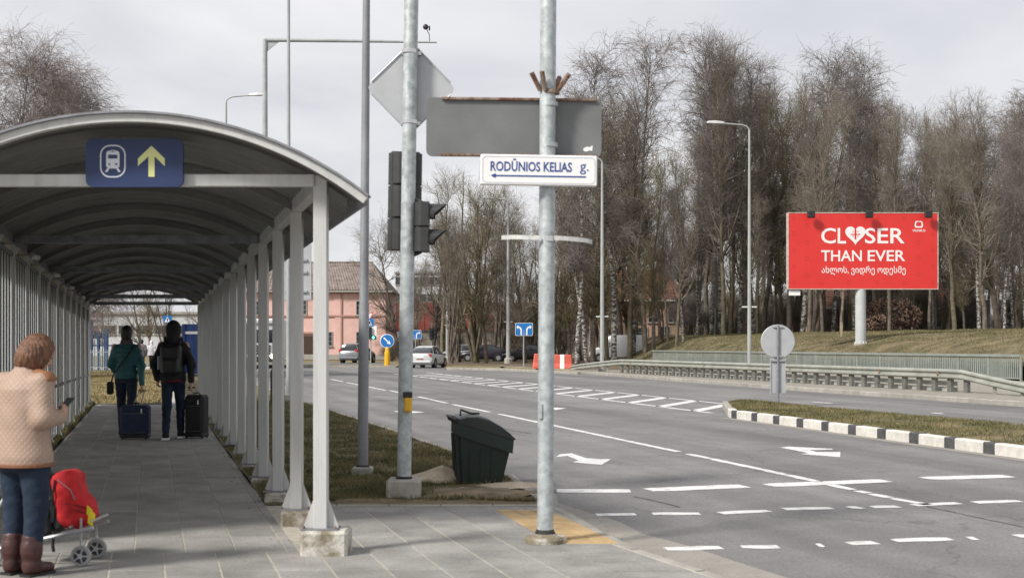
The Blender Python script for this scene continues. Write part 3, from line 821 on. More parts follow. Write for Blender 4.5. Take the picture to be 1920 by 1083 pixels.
MB().prism([S(285, 274), S(310, 298), S(310, 312), S(291, 294), S(291, 332), S(279.5, 332), S(279.5, 294), S(260, 312), S(260, 298)], 'y', -.018, -.0152).build('arrow_symbol', M_symy, sg)

# ================================================================== POLES AND SIGNS NEAR THE CAMERA
def leaning(o, kx):
    o.rotation_euler = (0, math.atan(kx), o.rotation_euler.z); return o
# street-name post
D0 = 10.05
sp = thing('street_sign_post', 'mottled galvanised post with street name plate and grey sign back, on tactile paving', 'sign post', (gx(1022, D0), D0, 0))
leaning(sp, .006)
p = MB().cyl((0, 0, .05), (0, 0, 5.6), .063, 24).build('pole', M_galv, sp); asm(p)
MB().lathe((0, 0, 0), [(.165, 0), (.165, .03), (.15, .05), (.10, .058), (.07, .075)], 20).build('concrete_foot', M_concrete_w, sp)
MB().lathe((0, 0, 0), [(.085, .055), (.08, .075), (.066, .10), (.063, .10)], 20).build('rubber_collar', M_rubber, sp)
def spz(py): return gz(py, D0)
def spx(px): return gx(px, D0) - gx(1022, D0)
# big sign seen from the back, beyond the pole
o = MB().prism(rrect(1.386, .465, .05, 5), 'y', -.006, .006).build('sign_plate', M_signback, sp)
o.location = (gx(962, D0) - gx(1025, D0) , .085, spz(236.5)); o.rotation_euler = (0, 0, R(1.5))
MB().bbox((.04, -.016, .222), (1.22, .03, .022), .004).build('rust_rail', M_rust, o)
MB().bbox((.04, -.016, -.222), (1.24, .03, .020), .004).build('rust_rail', M_rust, o)
MB().prism([(.55, -.16), (.58, -.145), (.60, -.15), (.625, -.135), (.622, -.18), (.60, -.175), (.575, -.185), (.552, -.178)], 'y', -.0085, -.0062).build('torn_sticker', M_signwhite, o)
for zz in (.17, -.15):
    MB().lathe((spx(1025), 0, spz(236.5) + zz), [(.063, -.016), (.069, -.016), (.069, .016), (.063, .016)], 20).build('clamp_band', M_galv, sp)
# street name plate
o = MB().bbox((0, 0, 0), (.908, .055, .236), .008).build('name_plate', M_signwhite, sp); o.location = (gx(1006, 9.93) - gx(1022, D0), -.1, gz(320, 9.95)); o.rotation_euler = (0, R(.25), R(2.5))
M_txt = mat('lettering_blue', (.02, .06, .25), .5, var=.05); M_line = mat('line_grey', (.42, .45, .52), .5, var=.05)
outer = rrect(.875, .205, .032, 5); inner = rrect(.867, .197, .029, 5); n = len(outer); mb = MB()
mb.v = [(x, -.029, z) for x, z in outer] + [(x, -.029, z) for x, z in inner]; mb.f = [(i, (i + 1) % n, n + (i + 1) % n, n + i) for i in range(n)]
mb.build('border_line', M_line, o, fix=False)
t = link('lettering', text_mesh('RODŪNIOS KELIAS', .632, .098, .002, .018), M_txt, o); t.location = (-.06, -.028, .037)
t = link('lettering', text_mesh('g.', .068, .078, .002, 0), M_txt, o); t.location = (.352, -.028, .012)
MB().box((.015, -.029, -.047), (.70, .002, .011)).build('arrow_shaft', M_txt, o)
MB().prism([(-.375, -.047), (-.335, -.028), (-.335, -.066)], 'y', -.030, -.0278).build('arrow_head', M_txt, o)
o2 = MB().box((-.446, .012, -.005), (.022, .03, .15)).build('end_bracket', M_dark_galv, o)
# rusty sockets
for px, py, ax, ay in ((1001, 158, -.30, -.2), (1014, 156, -.12, -.35), (1049, 157, .38, -.1), (1038, 158, .2, .3)):
    a = Vector((spx(px) + ax * -.10, ay * .18, spz(172))); b = Vector((spx(px) + ax * .14, ay * .35, spz(140)))
    mb = MB().cone(a, b, .018, .02, 8); mb.build('rusty_socket', M_rust, sp)
MB().lathe((spx(1027), 0, spz(172)), [(.063, -.02), (.072, -.02), (.072, .012), (.063, .012)], 18).build('rusty_ring', M_rust, sp)
# bent flat clamp at chest height of the sign
zz = spz(448)
MB().lathe((spx(1026), 0, zz), [(.063, -.02), (.07, -.02), (.07, .02), (.063, .02)], 18).build('clamp_band', M_chrome, sp)
for s_ in (-1, 1):
    secs = []
    for k in range(9):
        t = k / 8; x = s_ * (.055 + .31 * math.sin(t * 1.35)); y = -.075 + .09 * t ** 1.8; z = zz + .004 - .010 * t * t - s_ * .002 * k
        secs.append([(x, y, z - .017), (x, y + .004, z - .017), (x, y + .004, z + .017), (x, y, z + .017)])
    MB().loft(secs).build('clamp_arm', mat('clamp_steel', (.58, .58, .56), .4, .15, var=.2, scale=12), sp)
MB().bbox((spx(1012), -.058, spz(770)), (.03, .02, .12), .004).build('pole_hatch', M_galv, sp)

# traffic light with diamond sign seen from behind
D1 = 12.8
tl = thing('traffic_light', 'galvanised traffic light post with dark signal heads and diamond sign seen from behind', 'traffic light', (gx(757, D1), D1, 0))
leaning(tl, .0152)
asm(MB().cyl((0, 0, .19), (0, 0, 6.2), .071, 24).build('pole', M_galv, tl))
MB().bbox((0, 0, .095), (.33, .33, .23), .02).build('plinth', M_concrete, tl)
MB().lathe((0, 0, .2), [(.085, 0), (.085, .02), (.072, .035)], 20).build('collar', M_rubber, tl)
def tz(py): return gz(py, D1)
def tx(px, py): return gx(px, D1) - gx(757 + (897 - py) * .0156, D1)
o = MB().prism([(.448 * a, .448 * b) for a, b in ((.93, .07), (.07, .93), (0, .95), (-.07, .93), (-.93, .07), (-.96, 0), (-.93, -.07), (-.07, -.93), (0, -.95), (.07, -.93), (.93, -.07), (.96, 0))],
               'y', -.006, .006).build('diamond_plate', M_aluback, tl); o.location = (tx(769, 162), .10, tz(162))
for py, w_ in ((97, .20), (229, .20)):
    MB().box((0, -.02, tz(py) - tz(162)), (w_, .03, .035)).build('mounting_bracket', M_chrome, o)
for s_ in (-1, 1):                                         # folded rims of the plate
    for q in (1, -1):
        a, b = Vector((s_ * .06, -.012, q * .40)), Vector((s_ * .40, -.012, q * .06))
        MB().tube([a, b], .009, 6).build('plate_rim', M_aluback, o)
for py in (97, 229):
    MB().lathe((tx(768, py), 0, tz(py)), [(.071, -.018), (.078, -.018), (.078, .018), (.071, .018)], 20).build('clamp_band', M_chrome, tl)
# vehicle head (back towards the camera)
hd = MB().bbox((0, .0, 0), (.31, .13, 1.0), .02).build('signal_head', M_dark, tl); hd.location = (tx(759, 373) - .02, .22, tz(373)); hd.rotation_euler = (0, 0, R(6))
for k in range(3):
    zc = .33 - .335 * k
    secs = []
    for t in range(9):
        a = R(-90 + 180 * t / 8 - 0); secs.append((.17 * math.sin(a), -.10 * math.cos(a)))
    poly = [(x, y) for x, y in secs] + [(.17, .10), (-.17, .10)]
    MB().prism(poly, 'z', zc - .155, zc + .155).build('signal_section', M_dark, hd)
    MB().lathe((0, .09, zc), [(.11, 0), (.105, .02), (.10, .03)], 16, 'y').build('lens', M_black, hd)
    secs = []
    for t in range(13):
        a = R(-30 + 240 * t / 12); secs.append([(.125 * math.cos(a), .10, zc + .125 * math.sin(a)), (.13 * math.cos(a), .10, zc + .13 * math.sin(a)), (.13 * math.cos(a), .30, zc + .13 * math.sin(a)), (.125 * math.cos(a), .30, zc + .125 * math.sin(a))])
    MB().loft(secs).build('visor', M_dark, hd)
for py in (300, 455):
    MB().cyl((tx(759, py), .03, tz(py)), (tx(759, py) - .02, .2, tz(py)), .02, 8).build('bracket_arm', M_dark, tl)
# pedestrian head facing the crossing
ph = MB().bbox((0, 0, 0), (.10, .2, .5), .02).build('pedestrian_head', M_dark, tl); ph.location = (tx(790, 425) + .0, -.0, tz(425))
for k in range(2):
    zc = .125 - .255 * k
    poly = [(-.075 * math.cos(R(a)), .12 * math.sin(R(a))) for a in range(-90, 91, 20)] + [(.075, .12), (.075, -.12)]
    MB().prism(poly, 'z', zc - .118, zc + .118).build('signal_section', M_dark, ph)
    secs = []
    for t in range(13):
        a = R(-20 + 220 * t / 12); c, s_ = math.cos(a), math.sin(a)
        ext = .06 + .12 * max(0, s_)
        secs.append([(.07, .105 * c, zc + .105 * s_), (.07, .11 * c, zc + .11 * s_), (.07 + ext, .11 * c, zc + .11 * s_), (.07 + ext, .105 * c, zc + .105 * s_)])
    MB().loft(secs).build('visor', M_dark, ph)
for zz in (.27, -.27):
    MB().tube([(-.16, 0, zz - .02), (-.06, 0, zz), (0, 0, zz * .9)], .022, 8).build('bracket_arm', M_dark, ph)
MB().bbox((0, 0, 0), (.075, .07, .15), .015).build('push_button', M_yellow, tl).location = (tx(766, 757), -.085, tz(757))
MB().bbox((0, 0, 0), (.09, .08, .06), .008).build('button_housing', M_black, tl).location = (tx(765, 741), -.075, tz(739))

# plain tall pole
D2 = 15.2
lp = thing('lighting_column', 'tall plain grey tapering pole standing alone in the grass', 'pole', (gx(680, D2), D2, 0)); leaning(lp, .0079)
asm(MB().tube([(0, 0, .06), (0, 0, 2.0), (0, 0, 2.05), (0, 0, 5.6), (0, 0, 9.5)], [.0635, .061, .055, .043, .035], 20).build('pole', M_dark_galv, lp))
lp.children[0].data.materials.clear(); lp.children[0].data.materials.append(mat('pole_paint_grey', (.20, .205, .22), .55, .1, c2=(.30, .31, .33), scale=1.1, fine=.08))
MB().bbox((0, 0, .03), (.24, .24, .14), .02).build('plinth', M_concrete, lp)
MB().lathe((0, 0, .09), [(.085, 0), (.085, .015), (.066, .03)], 16).build('collar', M_rubber, lp)

# far pole carrying a tall sign panel, seen from behind
D3 = 34.8
fp_ = thing('sign_pole', 'slim pole with tall pale sign panel seen from behind, beside the shelter posts', 'sign post', (gx(541, D3), D3, 0))
asm(MB().tube([(0, 0, .1), (0, 0, 5), (0, 0, 11.5)], [.062, .056, .04], 14).build('pole', M_galv_far, fp_))
MB().bbox((0, 0, .08), (.36, .36, .24), .02).build('plinth', M_concrete, fp_)
o = MB().bbox((.22, .08, gz(510, D3)), (.78, .02, 1.52), .006).build('sign_panel', M_aluback, fp_)
for py in (487, 510, 546): MB().box((.2, .045, gz(py, D3)), (.6, .05, .06)).build('cross_bar', M_galv_far, fp_)

# gantry arm over the road
D4 = 38.0
ga = thing('gantry_pole', 'steel pole with long horizontal arm and small camera over the road', 'gantry', (gx(497, D4), D4, 0))
zt = gz(74, D4)
asm(MB().tube([(0, 0, 0), (0, 0, zt / 2), (0, 0, zt)], [.10, .085, .07], 14).build('pole', M_galv_far, ga))
asm(MB().tube([(-.03, 0, zt - .02), (2.8, 0, zt - .05), (5.1, 0, zt - .09)], [.06, .05, .028], 10).build('arm', M_galv_far, ga))
MB().prism([(.06, zt - .05), (.42, zt - .07), (.06, zt - .36)], 'y', -.012, .012).build('gusset', M_galv_far, ga)
MB().tube([(4.88, 0, zt - .07), (4.88, 0, zt + .12), (4.80, 0, zt + .30)], .012, 6).build('camera_stem', M_dark, ga)
MB().lathe((4.77, -.02, zt + .36), [(.02, -.08), (.075, -.06), (.085, 0), (.075, .05), (.02, .08)], 12, 'y').build('camera', M_black, ga)
MB().box((4.88, 0, zt + .33), (.04, .1, .12)).build('camera_bracket', M_black, ga)

# street lamps
def street_lamp(label, px, D, top, arm, head, zb, bracket=None, r0=.11, drop=0):
    """arm: metres sideways (negative left); head: length of the lantern"""
    t = thing('street_lamp', label, 'street lamp', (gx(px, D), D, zb), group='street lamps along the road')
    H = gz(top, D) - zb; s_ = 1 if arm > 0 else -1
    asm(MB().tube([(0, 0, 0), (0, 0, 1.5), (0, 0, H * .6), (0, 0, H)], [r0, r0, r0 * .75, r0 * .5], 10).build('pole', M_lamp, t))
    pts = [(0, 0, H - .05)] + [(s_ * .45 * (1 - math.cos(R(a))), 0, H + .28 * math.sin(R(a))) for a in (20, 45, 70, 90)] + [(arm, 0, H + .34)]
    asm(MB().tube(pts, r0 * .36, 8).build('arm', M_lamp, t))
    L = head; secs = []
    for u, w_, h_ in ((0, .05, .04), (.12, .10, .07), (.5, .15, .09), (.9, .13, .07), (1, .05, .03)):
        x = arm + s_ * L * u - s_ * .1; z = H + .35 + .03 * u
        secs.append([(x, -w_, z - h_ * .4), (x, w_, z - h_ * .4), (x, w_ * .8, z + h_), (x, -w_ * .8, z + h_)])
    MB().loft(secs).build('lantern', M_lamphead, t)
    if bracket is not None:
        MB().box((0, 0, gz(bracket, D) - zb), (.70, .03, .06)).build('flag_bracket', M_white, t)
    MB().lathe((0, 0, 0), [(r0 * 1.9, -.1), (r0 * 1.9, .35), (r0 * 1.2, .45)], 10).build('footing', M_concrete, t)
    return t
M_lamp = mat('lamp_pole_grey', (.36, .37, .355), .6, .1, var=.1, scale=2)
M_lamphead = mat('lantern_grey', (.55, .56, .56), .5, .1, var=.05)
street_lamp('grey street lamp rising behind the guard rail beside the red billboard', 1405, 60, 245, -1.25, .85, .03, 575, .095)
street_lamp('grey street lamp at the low end of the guard rail near the white van', 1129, 72, 305, -.9, .9, .03, 593, .12)
street_lamp('grey street lamp beside the blue two-arrow lane sign', 953, 100, 380, -1.4, .95, .05, 603, .17)
street_lamp('grey street lamp between the white hatchback and the dark sedan', 839, 110, 428, -1.0, .9, .05, 609, .15)
street_lamp('thin street lamp showing above the shelter roof', 424, 62, 192, 1.2, .9, .02, None, .09)

# ================================================================== GRIT BIN
M_bin = mat('dark_green_plastic', (.004, .014, .010), .5, c2=(.008, .021, .016), scale=4, bump=.04)
M_binlid = mat('lid_plastic', (.007, .014, .013), .42, c2=(.014, .02, .02), scale=3)
gb = thing('grit_bin', 'dark green plastic grit bin with sloping lid on sand beside the road', 'bin', (gx(862, 14.05), 14.05, .02), R(9))
Wb = .66
bd = []
bd = MB().add([(.035, .04, 0), (.475, .04, 0), (.475, Wb - .04, 0), (.035, Wb - .04, 0), (.005, .01, .57), (.56, .01, .36), (.56, Wb - .01, .36), (.005, Wb - .01, .57)],
              [(3, 2, 1, 0), (4, 5, 6, 7), (0, 1, 5, 4), (1, 2, 6, 5), (2, 3, 7, 6), (3, 0, 4, 7)])
o = bd.build('body', M_bin, gb)
mb = MB().add([(-.02, -.02, .53), (.585, -.02, .325), (.585, Wb + .02, .325), (-.02, Wb + .02, .53), (-.02, -.02, .675), (.60, -.02, .475), (.60, Wb + .02, .475), (-.02, Wb + .02, .675)],
              [(3, 2, 1, 0), (4, 5, 6, 7), (0, 1, 5, 4), (1, 2, 6, 5), (2, 3, 7, 6), (3, 0, 4, 7)])
mb.build('rim', M_bin, gb)
prof = [(-.03, .672), (.0, .715), (.08, .735), (.20, .735), (.33, .700), (.46, .625), (.56, .545), (.625, .478), (.60, .476)]
secs = []
for y, k in ((-.03, .94), (-.012, 1.0), (.06, 1.02), (Wb / 2, 1.04), (Wb - .06, 1.02), (Wb + .012, 1.0), (Wb + .03, .94)):
    secs.append([(x, y, z if i in (0, len(prof) - 1, len(prof) - 2) else .60 - .2 * x + (z - (.60 - .2 * x)) * k) for i, (x, z) in enumerate(prof)])
lid = MB().loft(secs).build('lid', M_binlid, gb); asm(lid, 30)
MB().tube([(.03, .2, .74), (.04, .24, .80), (.16, .30, .755), (.26, .33, .75)], .012, 6).build('lid_handle', M_bin, lid)
for y in (.03, .16, Wb - .16, Wb - .03):
    MB().lathe((-.035, y, .69), [(.028, -.022), (.034, -.01), (.034, .01), (.028, .022)], 10, 'y').build('hinge', M_black, gb)
MB().tube([(-.05, -.02, .70), (-.075, .05, .72), (-.075, Wb - .05, .72), (-.05, Wb + .02, .70)], .013, 6).build('push_bar', M_black, gb)
for y in (.10, .24, .38, .52):
    MB().box((.0, y, .27), (.05, .05, .52), 0, Matrix.Rotation(R(-3), 4, 'Y')).build('rear_rib', M_bin, gb)
for x in (.12, .24, .36):
    MB().box((x, .022, .2), (.02, .012, .36), 0, Matrix.Rotation(R(3), 4, 'X')).build('side_rib', M_bin, gb)

# ================================================================== GUARD RAIL AND PARAPET
M_guard = mat('guard_rail_zinc', (.26, .27, .235), .6, .1, c2=(.36, .37, .33), scale=2, fine=.1)
gr = thing('guard_rail', 'galvanised steel guard rail on close posts along the far kerb', 'guard rail')
def grx(D): return 5.81 - .3015 * (D - 68)
wsec = [(-.02, .0), (.05, .045), (.05, .09), (-.015, .13), (-.015, .18), (.05, .22), (.05, .265), (-.02, .31)]   # (towards road, up)
path = [(75.5, -.02), (74, .10), (71, .28), (68, .44), (67, .45)] + [(64 - 4 * i, .45) for i in range(6)] + [(41, .45), (40.2, .44), (38.6, .24), (37, .06), (35.6, -.03)]
def rail(name, path, off, m):
    secs = []
    for D, z in path:
        x = grx(D); secs.append([(x - off - a, D - (off + a) * .28, z + b) for a, b in wsec] + [(x - off - a + .006, D - (off + a) * .28, z + b) for a, b in wsec[::-1]])
    return MB().loft(secs).build(name, m, gr)
rail('rail_beam', path, .09, M_guard)
M_gpost_shade = mat('guard_post_shaded_steel', (.10, .10, .085), .7, c2=(.17, .17, .15), scale=3)  # darker than the rail: shadow on the post sides put into the colour
me_gp = MB().bbox((0, 0, .36), (.12, .20, .78), .008).mesh('rail_post'); me_gp.materials.append(M_gpost_shade)
npost = 36
for i in range(npost):
    D = 68 - 27.9 * i / (npost - 1); o = link('rail_post', me_gp, None, gr); o.location = (grx(D) + .03, D, 0); o.rotation_euler = (0, 0, R(16))
for D, z in ((71.5, .28), (70, .35), (38.8, .26), (37.6, .14)):
    o = MB().bbox((0, 0, z / 2), (.08, .12, z), .006).build('rail_post', M_guard, gr); o.location = (grx(D) + .02, D, 0)
for D in (66.5, 58, 50.5, 44.5, 41.3):
    o = MB().lathe((0, 0, 0), [(.05, -.012), (.055, 0), (.03, .012)], 10, 'x').build('reflector', mat('reflector_rust', (.35, .16, .06), .4, var=.3), gr); o.location = (grx(D) - .155, D - .04, .60)
secs = [[(grx(D) + .30, D, .22), (grx(D) + .33, D, .22), (grx(D) + .33, D, .36), (grx(D) + .30, D, .36)] for D in (67.5, 41)]
MB().loft(secs).build('rear_rail', mat('pale_zinc', (.45, .45, .42), .6, var=.15, scale=3), gr)
secs = [[(grx(D) + .30, D, .04), (grx(D) + .33, D, .04), (grx(D) + .33, D, .17), (grx(D) + .30, D, .17)] for D in (67.5, 41)]
MB().loft(secs).build('rear_rail', MATS['pale_zinc'], gr)

M_par = mat('parapet_grey_green', (.20, .225, .20), .6, .1, c2=(.27, .295, .27), scale=1.5, fine=.08)
pr = thing('bridge_parapet', 'long grey-green steel parapet of close upright bars below the grass mound', 'railing')
pd0, pd1 = 53.0, 92.0
for name, z0, z1, w_ in (('top_rail', 1.02, 1.13, .11), ('bottom_rail', .10, .17, .06)):
    secs = [[(railx(D) - w_, D, z0), (railx(D) + w_ * .4, D, z0), (railx(D) + w_ * .4, D, z1), (railx(D) - w_, D, z1)] for D in (pd0, 66, 79, pd1)]
    MB().loft(secs).build(name, M_par, pr)
mb = MB()
for i in range(300):
    D = pd0 + (pd1 - pd0) * (i + .5) / 300
    mb.box((railx(D) - .03, D, .60), (.012, .088, .85), R(15.6))
tag(mb.build('baluster', M_par, pr, fix=False), kind='stuff')
for i in range(20):
    D = pd0 + (pd1 - pd0) * i / 19
    o = MB().bbox((0, 0, .52), (.07, .10, 1.04), .006).build('parapet_post', M_par, pr); o.location = (railx(D) - .02, D, 0); o.rotation_euler = (0, 0, R(15.6))

# ================================================================== BILLBOARD
Db = 70.0
bbz = mound_z(gx(1614, Db), Db)
bb = thing('billboard', 'red roadside billboard with white lettering on a thick white post', 'billboard', (gx(1614, Db), Db, bbz))
M_bred = mat('billboard_red', (.62, .030, .026), .45, c2=(.66, .036, .030), scale=.5)
x0, x1 = gx(1477, Db) - gx(1614, Db), gx(1756, Db) - gx(1614, Db); z0, z1 = gz(541.5, Db) - bbz, gz(400, Db) - bbz
pan = MB().bbox(((x0 + x1) / 2, 0, (z0 + z1) / 2), (x1 - x0, .4, z1 - z0), .02).build('panel', M_bred, bb)
M_trim = mat('billboard_trim', (.50, .42, .38), .6, var=.25, scale=8)
for c, d in ((((x0 + x1) / 2, -.19, z1 + .012), (x1 - x0 + .08, .44, .045)), (((x0 + x1) / 2, -.19, z0 - .012), (x1 - x0 + .08, .44, .045)),
             ((x0 - .012, -.19, (z0 + z1) / 2), (.045, .44, z1 - z0 - .05)), ((x1 + .012, -.19, (z0 + z1) / 2), (.045, .44, z1 - z0 - .05))):
    MB().box((c[0], 0, c[2]), d).build('frame', M_trim, bb)
asm(MB().tube([(0, .05, -.4), (0, .05, z0)], .285, 24).build('post', mat('post_white', (.46, .48, .49), .5, var=.08, scale=2), bb))
MB().lathe((0, .05, -.1), [(.36, 0), (.36, .12), (.30, .14)], 20).build('post_flange', M_concrete, bb)
for k in range(10):
    a = 2 * PI * k / 10
    o = MB().prism([(.275, .10), (.35, .10), (.35, .14), (.275, .30)], 'y', -.01, .01).build('flange_rib', M_white, bb); o.location = (0, .05, -.1); o.rotation_euler = (0, 0, a)
def bpx(px): return gx(px, Db) - gx(1614, Db)
def bpz(py): return gz(py, Db) - bbz
M_let = mat('lettering_white', (.80, .78, .77), .45, var=.02)
def letters(s, l, r, t, b, bold, name='lettering', m=None):
    me = text_mesh(s, bpx(r) - bpx(l), bpz(t) - bpz(b), .012, bold)
    o = link(name, me, m or M_let, bb); o.location = ((bpx(l) + bpx(r)) / 2, -.2, (bpz(t) + bpz(b)) / 2); return o
letters('C', 1538, 1565.5, 428, 457, .012); letters('L', 1569, 1584.5, 428, 457, .012); letters('SER', 1620, 1694, 428, 457, .012)
letters('THAN', 1538, 1614, 469.5, 490, .012); letters('EVER', 1625, 1695, 469.5, 490, .012)
letters('ახლოს, ვიდრე ოდესმე', 1539, 1696, 499, 516, .004)
letters('VILNIUS', 1708.5, 1732.5, 430.5, 435, .01)
cx_, cz_ = bpx(1602), bpz(442); ht = []
for k in range(40):
    t = 2 * PI * k / 40
    ht.append((cx_ + .0345 * 16 * math.sin(t) ** 3, cz_ + .0345 * (13 * math.cos(t) - 5 * math.cos(2 * t) - 2 * math.cos(3 * t) - math.cos(4 * t)) * 1.02 + .07))
MB().prism(ht, 'y', -.214, -.2005).build('heart_emblem', M_let, bb)
for d in ((.42, .07), (.075, .64)):
    MB().box((cx_, -.2175 - (.001 if d[0] < .1 else 0), cz_ + .06), (d[0] * 1.25, .005, d[1] * .85)).build('cross_emblem', M_bred, bb)
for a in (-.13, .13):
    for b in (-.11, .15): MB().box((cx_ + a, -.2175, cz_ + .06 + b), (.055, .005, .055)).build('cross_emblem', M_bred, bb)
outer = [(bpx(x), bpz(y)) for x, y in ((1714, 416), (1717, 414.5), (1720.5, 415.5), (1724, 414.5), (1727, 416), (1728.5, 423), (1727, 427.5), (1714, 427.5), (1712.5, 423))]
c_ = (sum(p[0] for p in outer) / 9, sum(p[1] for p in outer) / 9)
inner = [(c_[0] + (p[0] - c_[0]) * .66, c_[1] + (p[1] - c_[1]) * .66) for p in outer]; n = 9; mb = MB()
mb.v = [(x, -.206, z) for x, z in outer] + [(x, -.206, z) for x, z in inner]; mb.f = [(i, (i + 1) % n, n + (i + 1) % n, n + i) for i in range(n)]
mb.build('shield_emblem', M_let, bb, fix=False)
M_faint = mat('faint_mark', (.50, .022, .02), .5, var=.05)
for (px, py) in [(1487, 410), (1511, 424), (1487, 438), (1511, 455), (1487, 470), (1511, 485), (1487, 500), (1511, 516), (1487, 530), (1538, 409), (1590, 408), (1643, 409), (1694, 410),
                 (1538, 531), (1590, 530), (1643, 530), (1694, 531), (1720, 455), (1747, 470), (1720, 484), (1747, 500), (1720, 515), (1747, 530), (1747, 440)]:
    o_ = [(bpx(px) + .11 * math.sin(2 * PI * k / 8), bpz(py) + .12 * math.cos(2 * PI * k / 8)) for k in range(8)]
    i_ = [(bpx(px) + .075 * math.sin(2 * PI * k / 8), bpz(py) + .085 * math.cos(2 * PI * k / 8)) for k in range(8)]
    mb = MB(); mb.v = [(x, -.2035, z) for x, z in o_] + [(x, -.2035, z) for x, z in i_]; mb.f = [(i, (i + 1) % 8, 8 + (i + 1) % 8, 8 + i) for i in range(8)]
    mb.build('pattern_emblem', M_faint, bb, fix=False)
for px in (1516, 1624, 1734):
    x = bpx(px)
    fl_ = MB().bbox((x, -.62, bpz(404)), (.40, .22, .38), .04).build('floodlight', M_black, bb)
    MB().tube([(x, .0, bpz(400) + .02), (x, -.1, bpz(397)), (x, -.55, bpz(398))], .025, 6).build('lamp_arm', M_dark, fl_)
MB().box((bpx(1489), -.1, bpz(549)), (.62, .02, .27)).build('number_plate', M_signwhite, bb)
MB().box((bpx(1489), -.1, bpz(543.5)), (.5, .01, .12)).build('plate_hanger', M_dark_galv, bb)
sx, sy = gx(1578, 76), 76
st = MB().bbox((0, 0, .38), (.11, .11, 1.0), .01).build('marker_stake', mat('weathered_wood', (.34, .30, .22), .9, var=.2)); st.location = (sx, sy, mound_z(sx, sy)); tag(st, 'short pale marker stake in the grass left of the billboard post', 'stake')

# ================================================================== SMALL TRAFFIC SIGNS
D = 33.0
rs = thing('round_sign', 'round road sign and narrow plate seen from behind on the grass island', 'road sign', (gx(1459, D), D, .10))
asm(MB().cyl((0, 0, -.1), (0, 0, gz(609, D) - .1), .03, 14).build('pole', M_dark_galv, rs))
zc = gz(640, D) - .1
asm(MB().lathe((0, .045, zc), [(.43, -.012), (.44, -.004), (.44, .008), (.42, .010)], 40, 'y').build('disc', M_aluback, rs))
for z_ in (zc + .38, zc - .38): MB().box((0, .015, z_), (.26, .04, .035)).build('clamp', M_chrome, rs)
MB().bbox((0, .045, gz(705, D) - .1), (.40, .012, .92), .004).build('narrow_plate', M_aluback, rs)
for py in (676, 737): MB().box((0, .015, gz(py, D) - .1), (.36, .04, .03)).build('clamp', M_chrome, rs)
for s_ in (-1, 1): MB().box((s_ * .19, .03, gz(705, D) - .1), (.02, .03, .90)).build('plate_rim', M_aluback, rs)

def arrow_poly(pts, c, s): return [(c[0] + x * s, c[1] + y * s) for x, y in pts]
def lane_sign(label, px, D, pl, prr, t, b, base, two=True):
    o = thing('lane_sign', label, 'road sign', (gx(px, D), D, base))
    zt_, zb_ = gz(t, D) - base, gz(b, D) - base; xl, xr = gx(pl, D) - gx(px, D), gx(prr, D) - gx(px, D); w, h = xr - xl, zt_ - zb_
    MB().cyl((0, .05, -.1), (0, .05, zt_), .035, 10).build('pole', M_galv_far, o)
    bo = MB().prism(rrect(w, h, .08, 4, (xl + xr) / 2, (zt_ + zb_) / 2), 'y', 0, .02).build('panel', M_signwhite, o)
    MB().prism(rrect(w - .05, h - .05, .07, 4, (xl + xr) / 2, (zt_ + zb_) / 2), 'y', -.004, -.0005).build('blue_face', M_blue, bo)
    cx_, cz_ = (xl + xr) / 2, zb_ + .04
    for s_ in (-1, 1):
        x = cx_ + s_ * .16 * w
        P = [(x - s_ * .04 * w, cz_), (x + s_ * .04 * w, cz_), (x + s_ * .04 * w, cz_ + .40 * h), (x + s_ * .10 * w, cz_ + .55 * h), (x + s_ * .17 * w, cz_ + .57 * h), (x + s_ * .17 * w, cz_ + .46 * h),
             (x + s_ * .28 * w, cz_ + .63 * h), (x + s_ * .17 * w, cz_ + .80 * h), (x + s_ * .17 * w, cz_ + .69 * h), (x + s_ * .06 * w, cz_ + .66 * h), (x - s_ * .04 * w, cz_ + .48 * h)]
        MB().prism(P, 'y', -.008, -.0042).build('arrow', M_signwhite, bo)
    for k in range(3): MB().box((cx_, -.006, cz_ + .08 * h + .12 * h * k), (.022 * w, .004, .07 * h)).build('lane_dash', M_signwhite, bo)
    return o
lane_sign('blue lane sign with two white turn arrows beside a street lamp', 982, 86, 966, 999, 605, 629, .06)
lane_sign('blue lane sign with turn arrows right behind the white hatchback', 779, 101, 763, 790, 618.5, 635, .05)

D = 89.0
ks = thing('keep_right_sign', 'round blue sign with white diagonal arrow on a yellow bollard', 'road sign', (gx(726, D), D, .05))
MB().loft([[(r_ * math.cos(2 * PI * k / 10), r_ * math.sin(2 * PI * k / 10), z) for k in range(10)] for r_, z in ((.20, -.05), (.19, .9), (.15, 1.05), (.13, 1.22), (.05, 1.32))]).build('bollard', M_yellow, ks)
zc = gz(639, D) - .05
MB().cyl((0, .02, 1.2), (0, .02, zc), .035, 8).build('pole', M_galv_far, ks)
dsc = asm(MB().lathe((0, -.03, zc), [(.47, 0), (.49, .01), (.49, .02), (.47, .025)], 32, 'y').build('disc', M_signwhite, ks))
MB().lathe((0, -.036, zc), [(.45, 0), (.45, .006)], 32, 'y').build('blue_face', M_blue, dsc)
a = R(-45); P = [(-.33, .045), (.10, .045), (.10, .14), (.34, 0), (.10, -.14), (.10, -.045), (-.33, -.045)]
MB().prism([(x * math.cos(a) - y * math.sin(a), zc + x * math.sin(a) + y * math.cos(a)) for x, y in P], 'y', -.044, -.0375).build('arrow', M_signwhite, dsc)

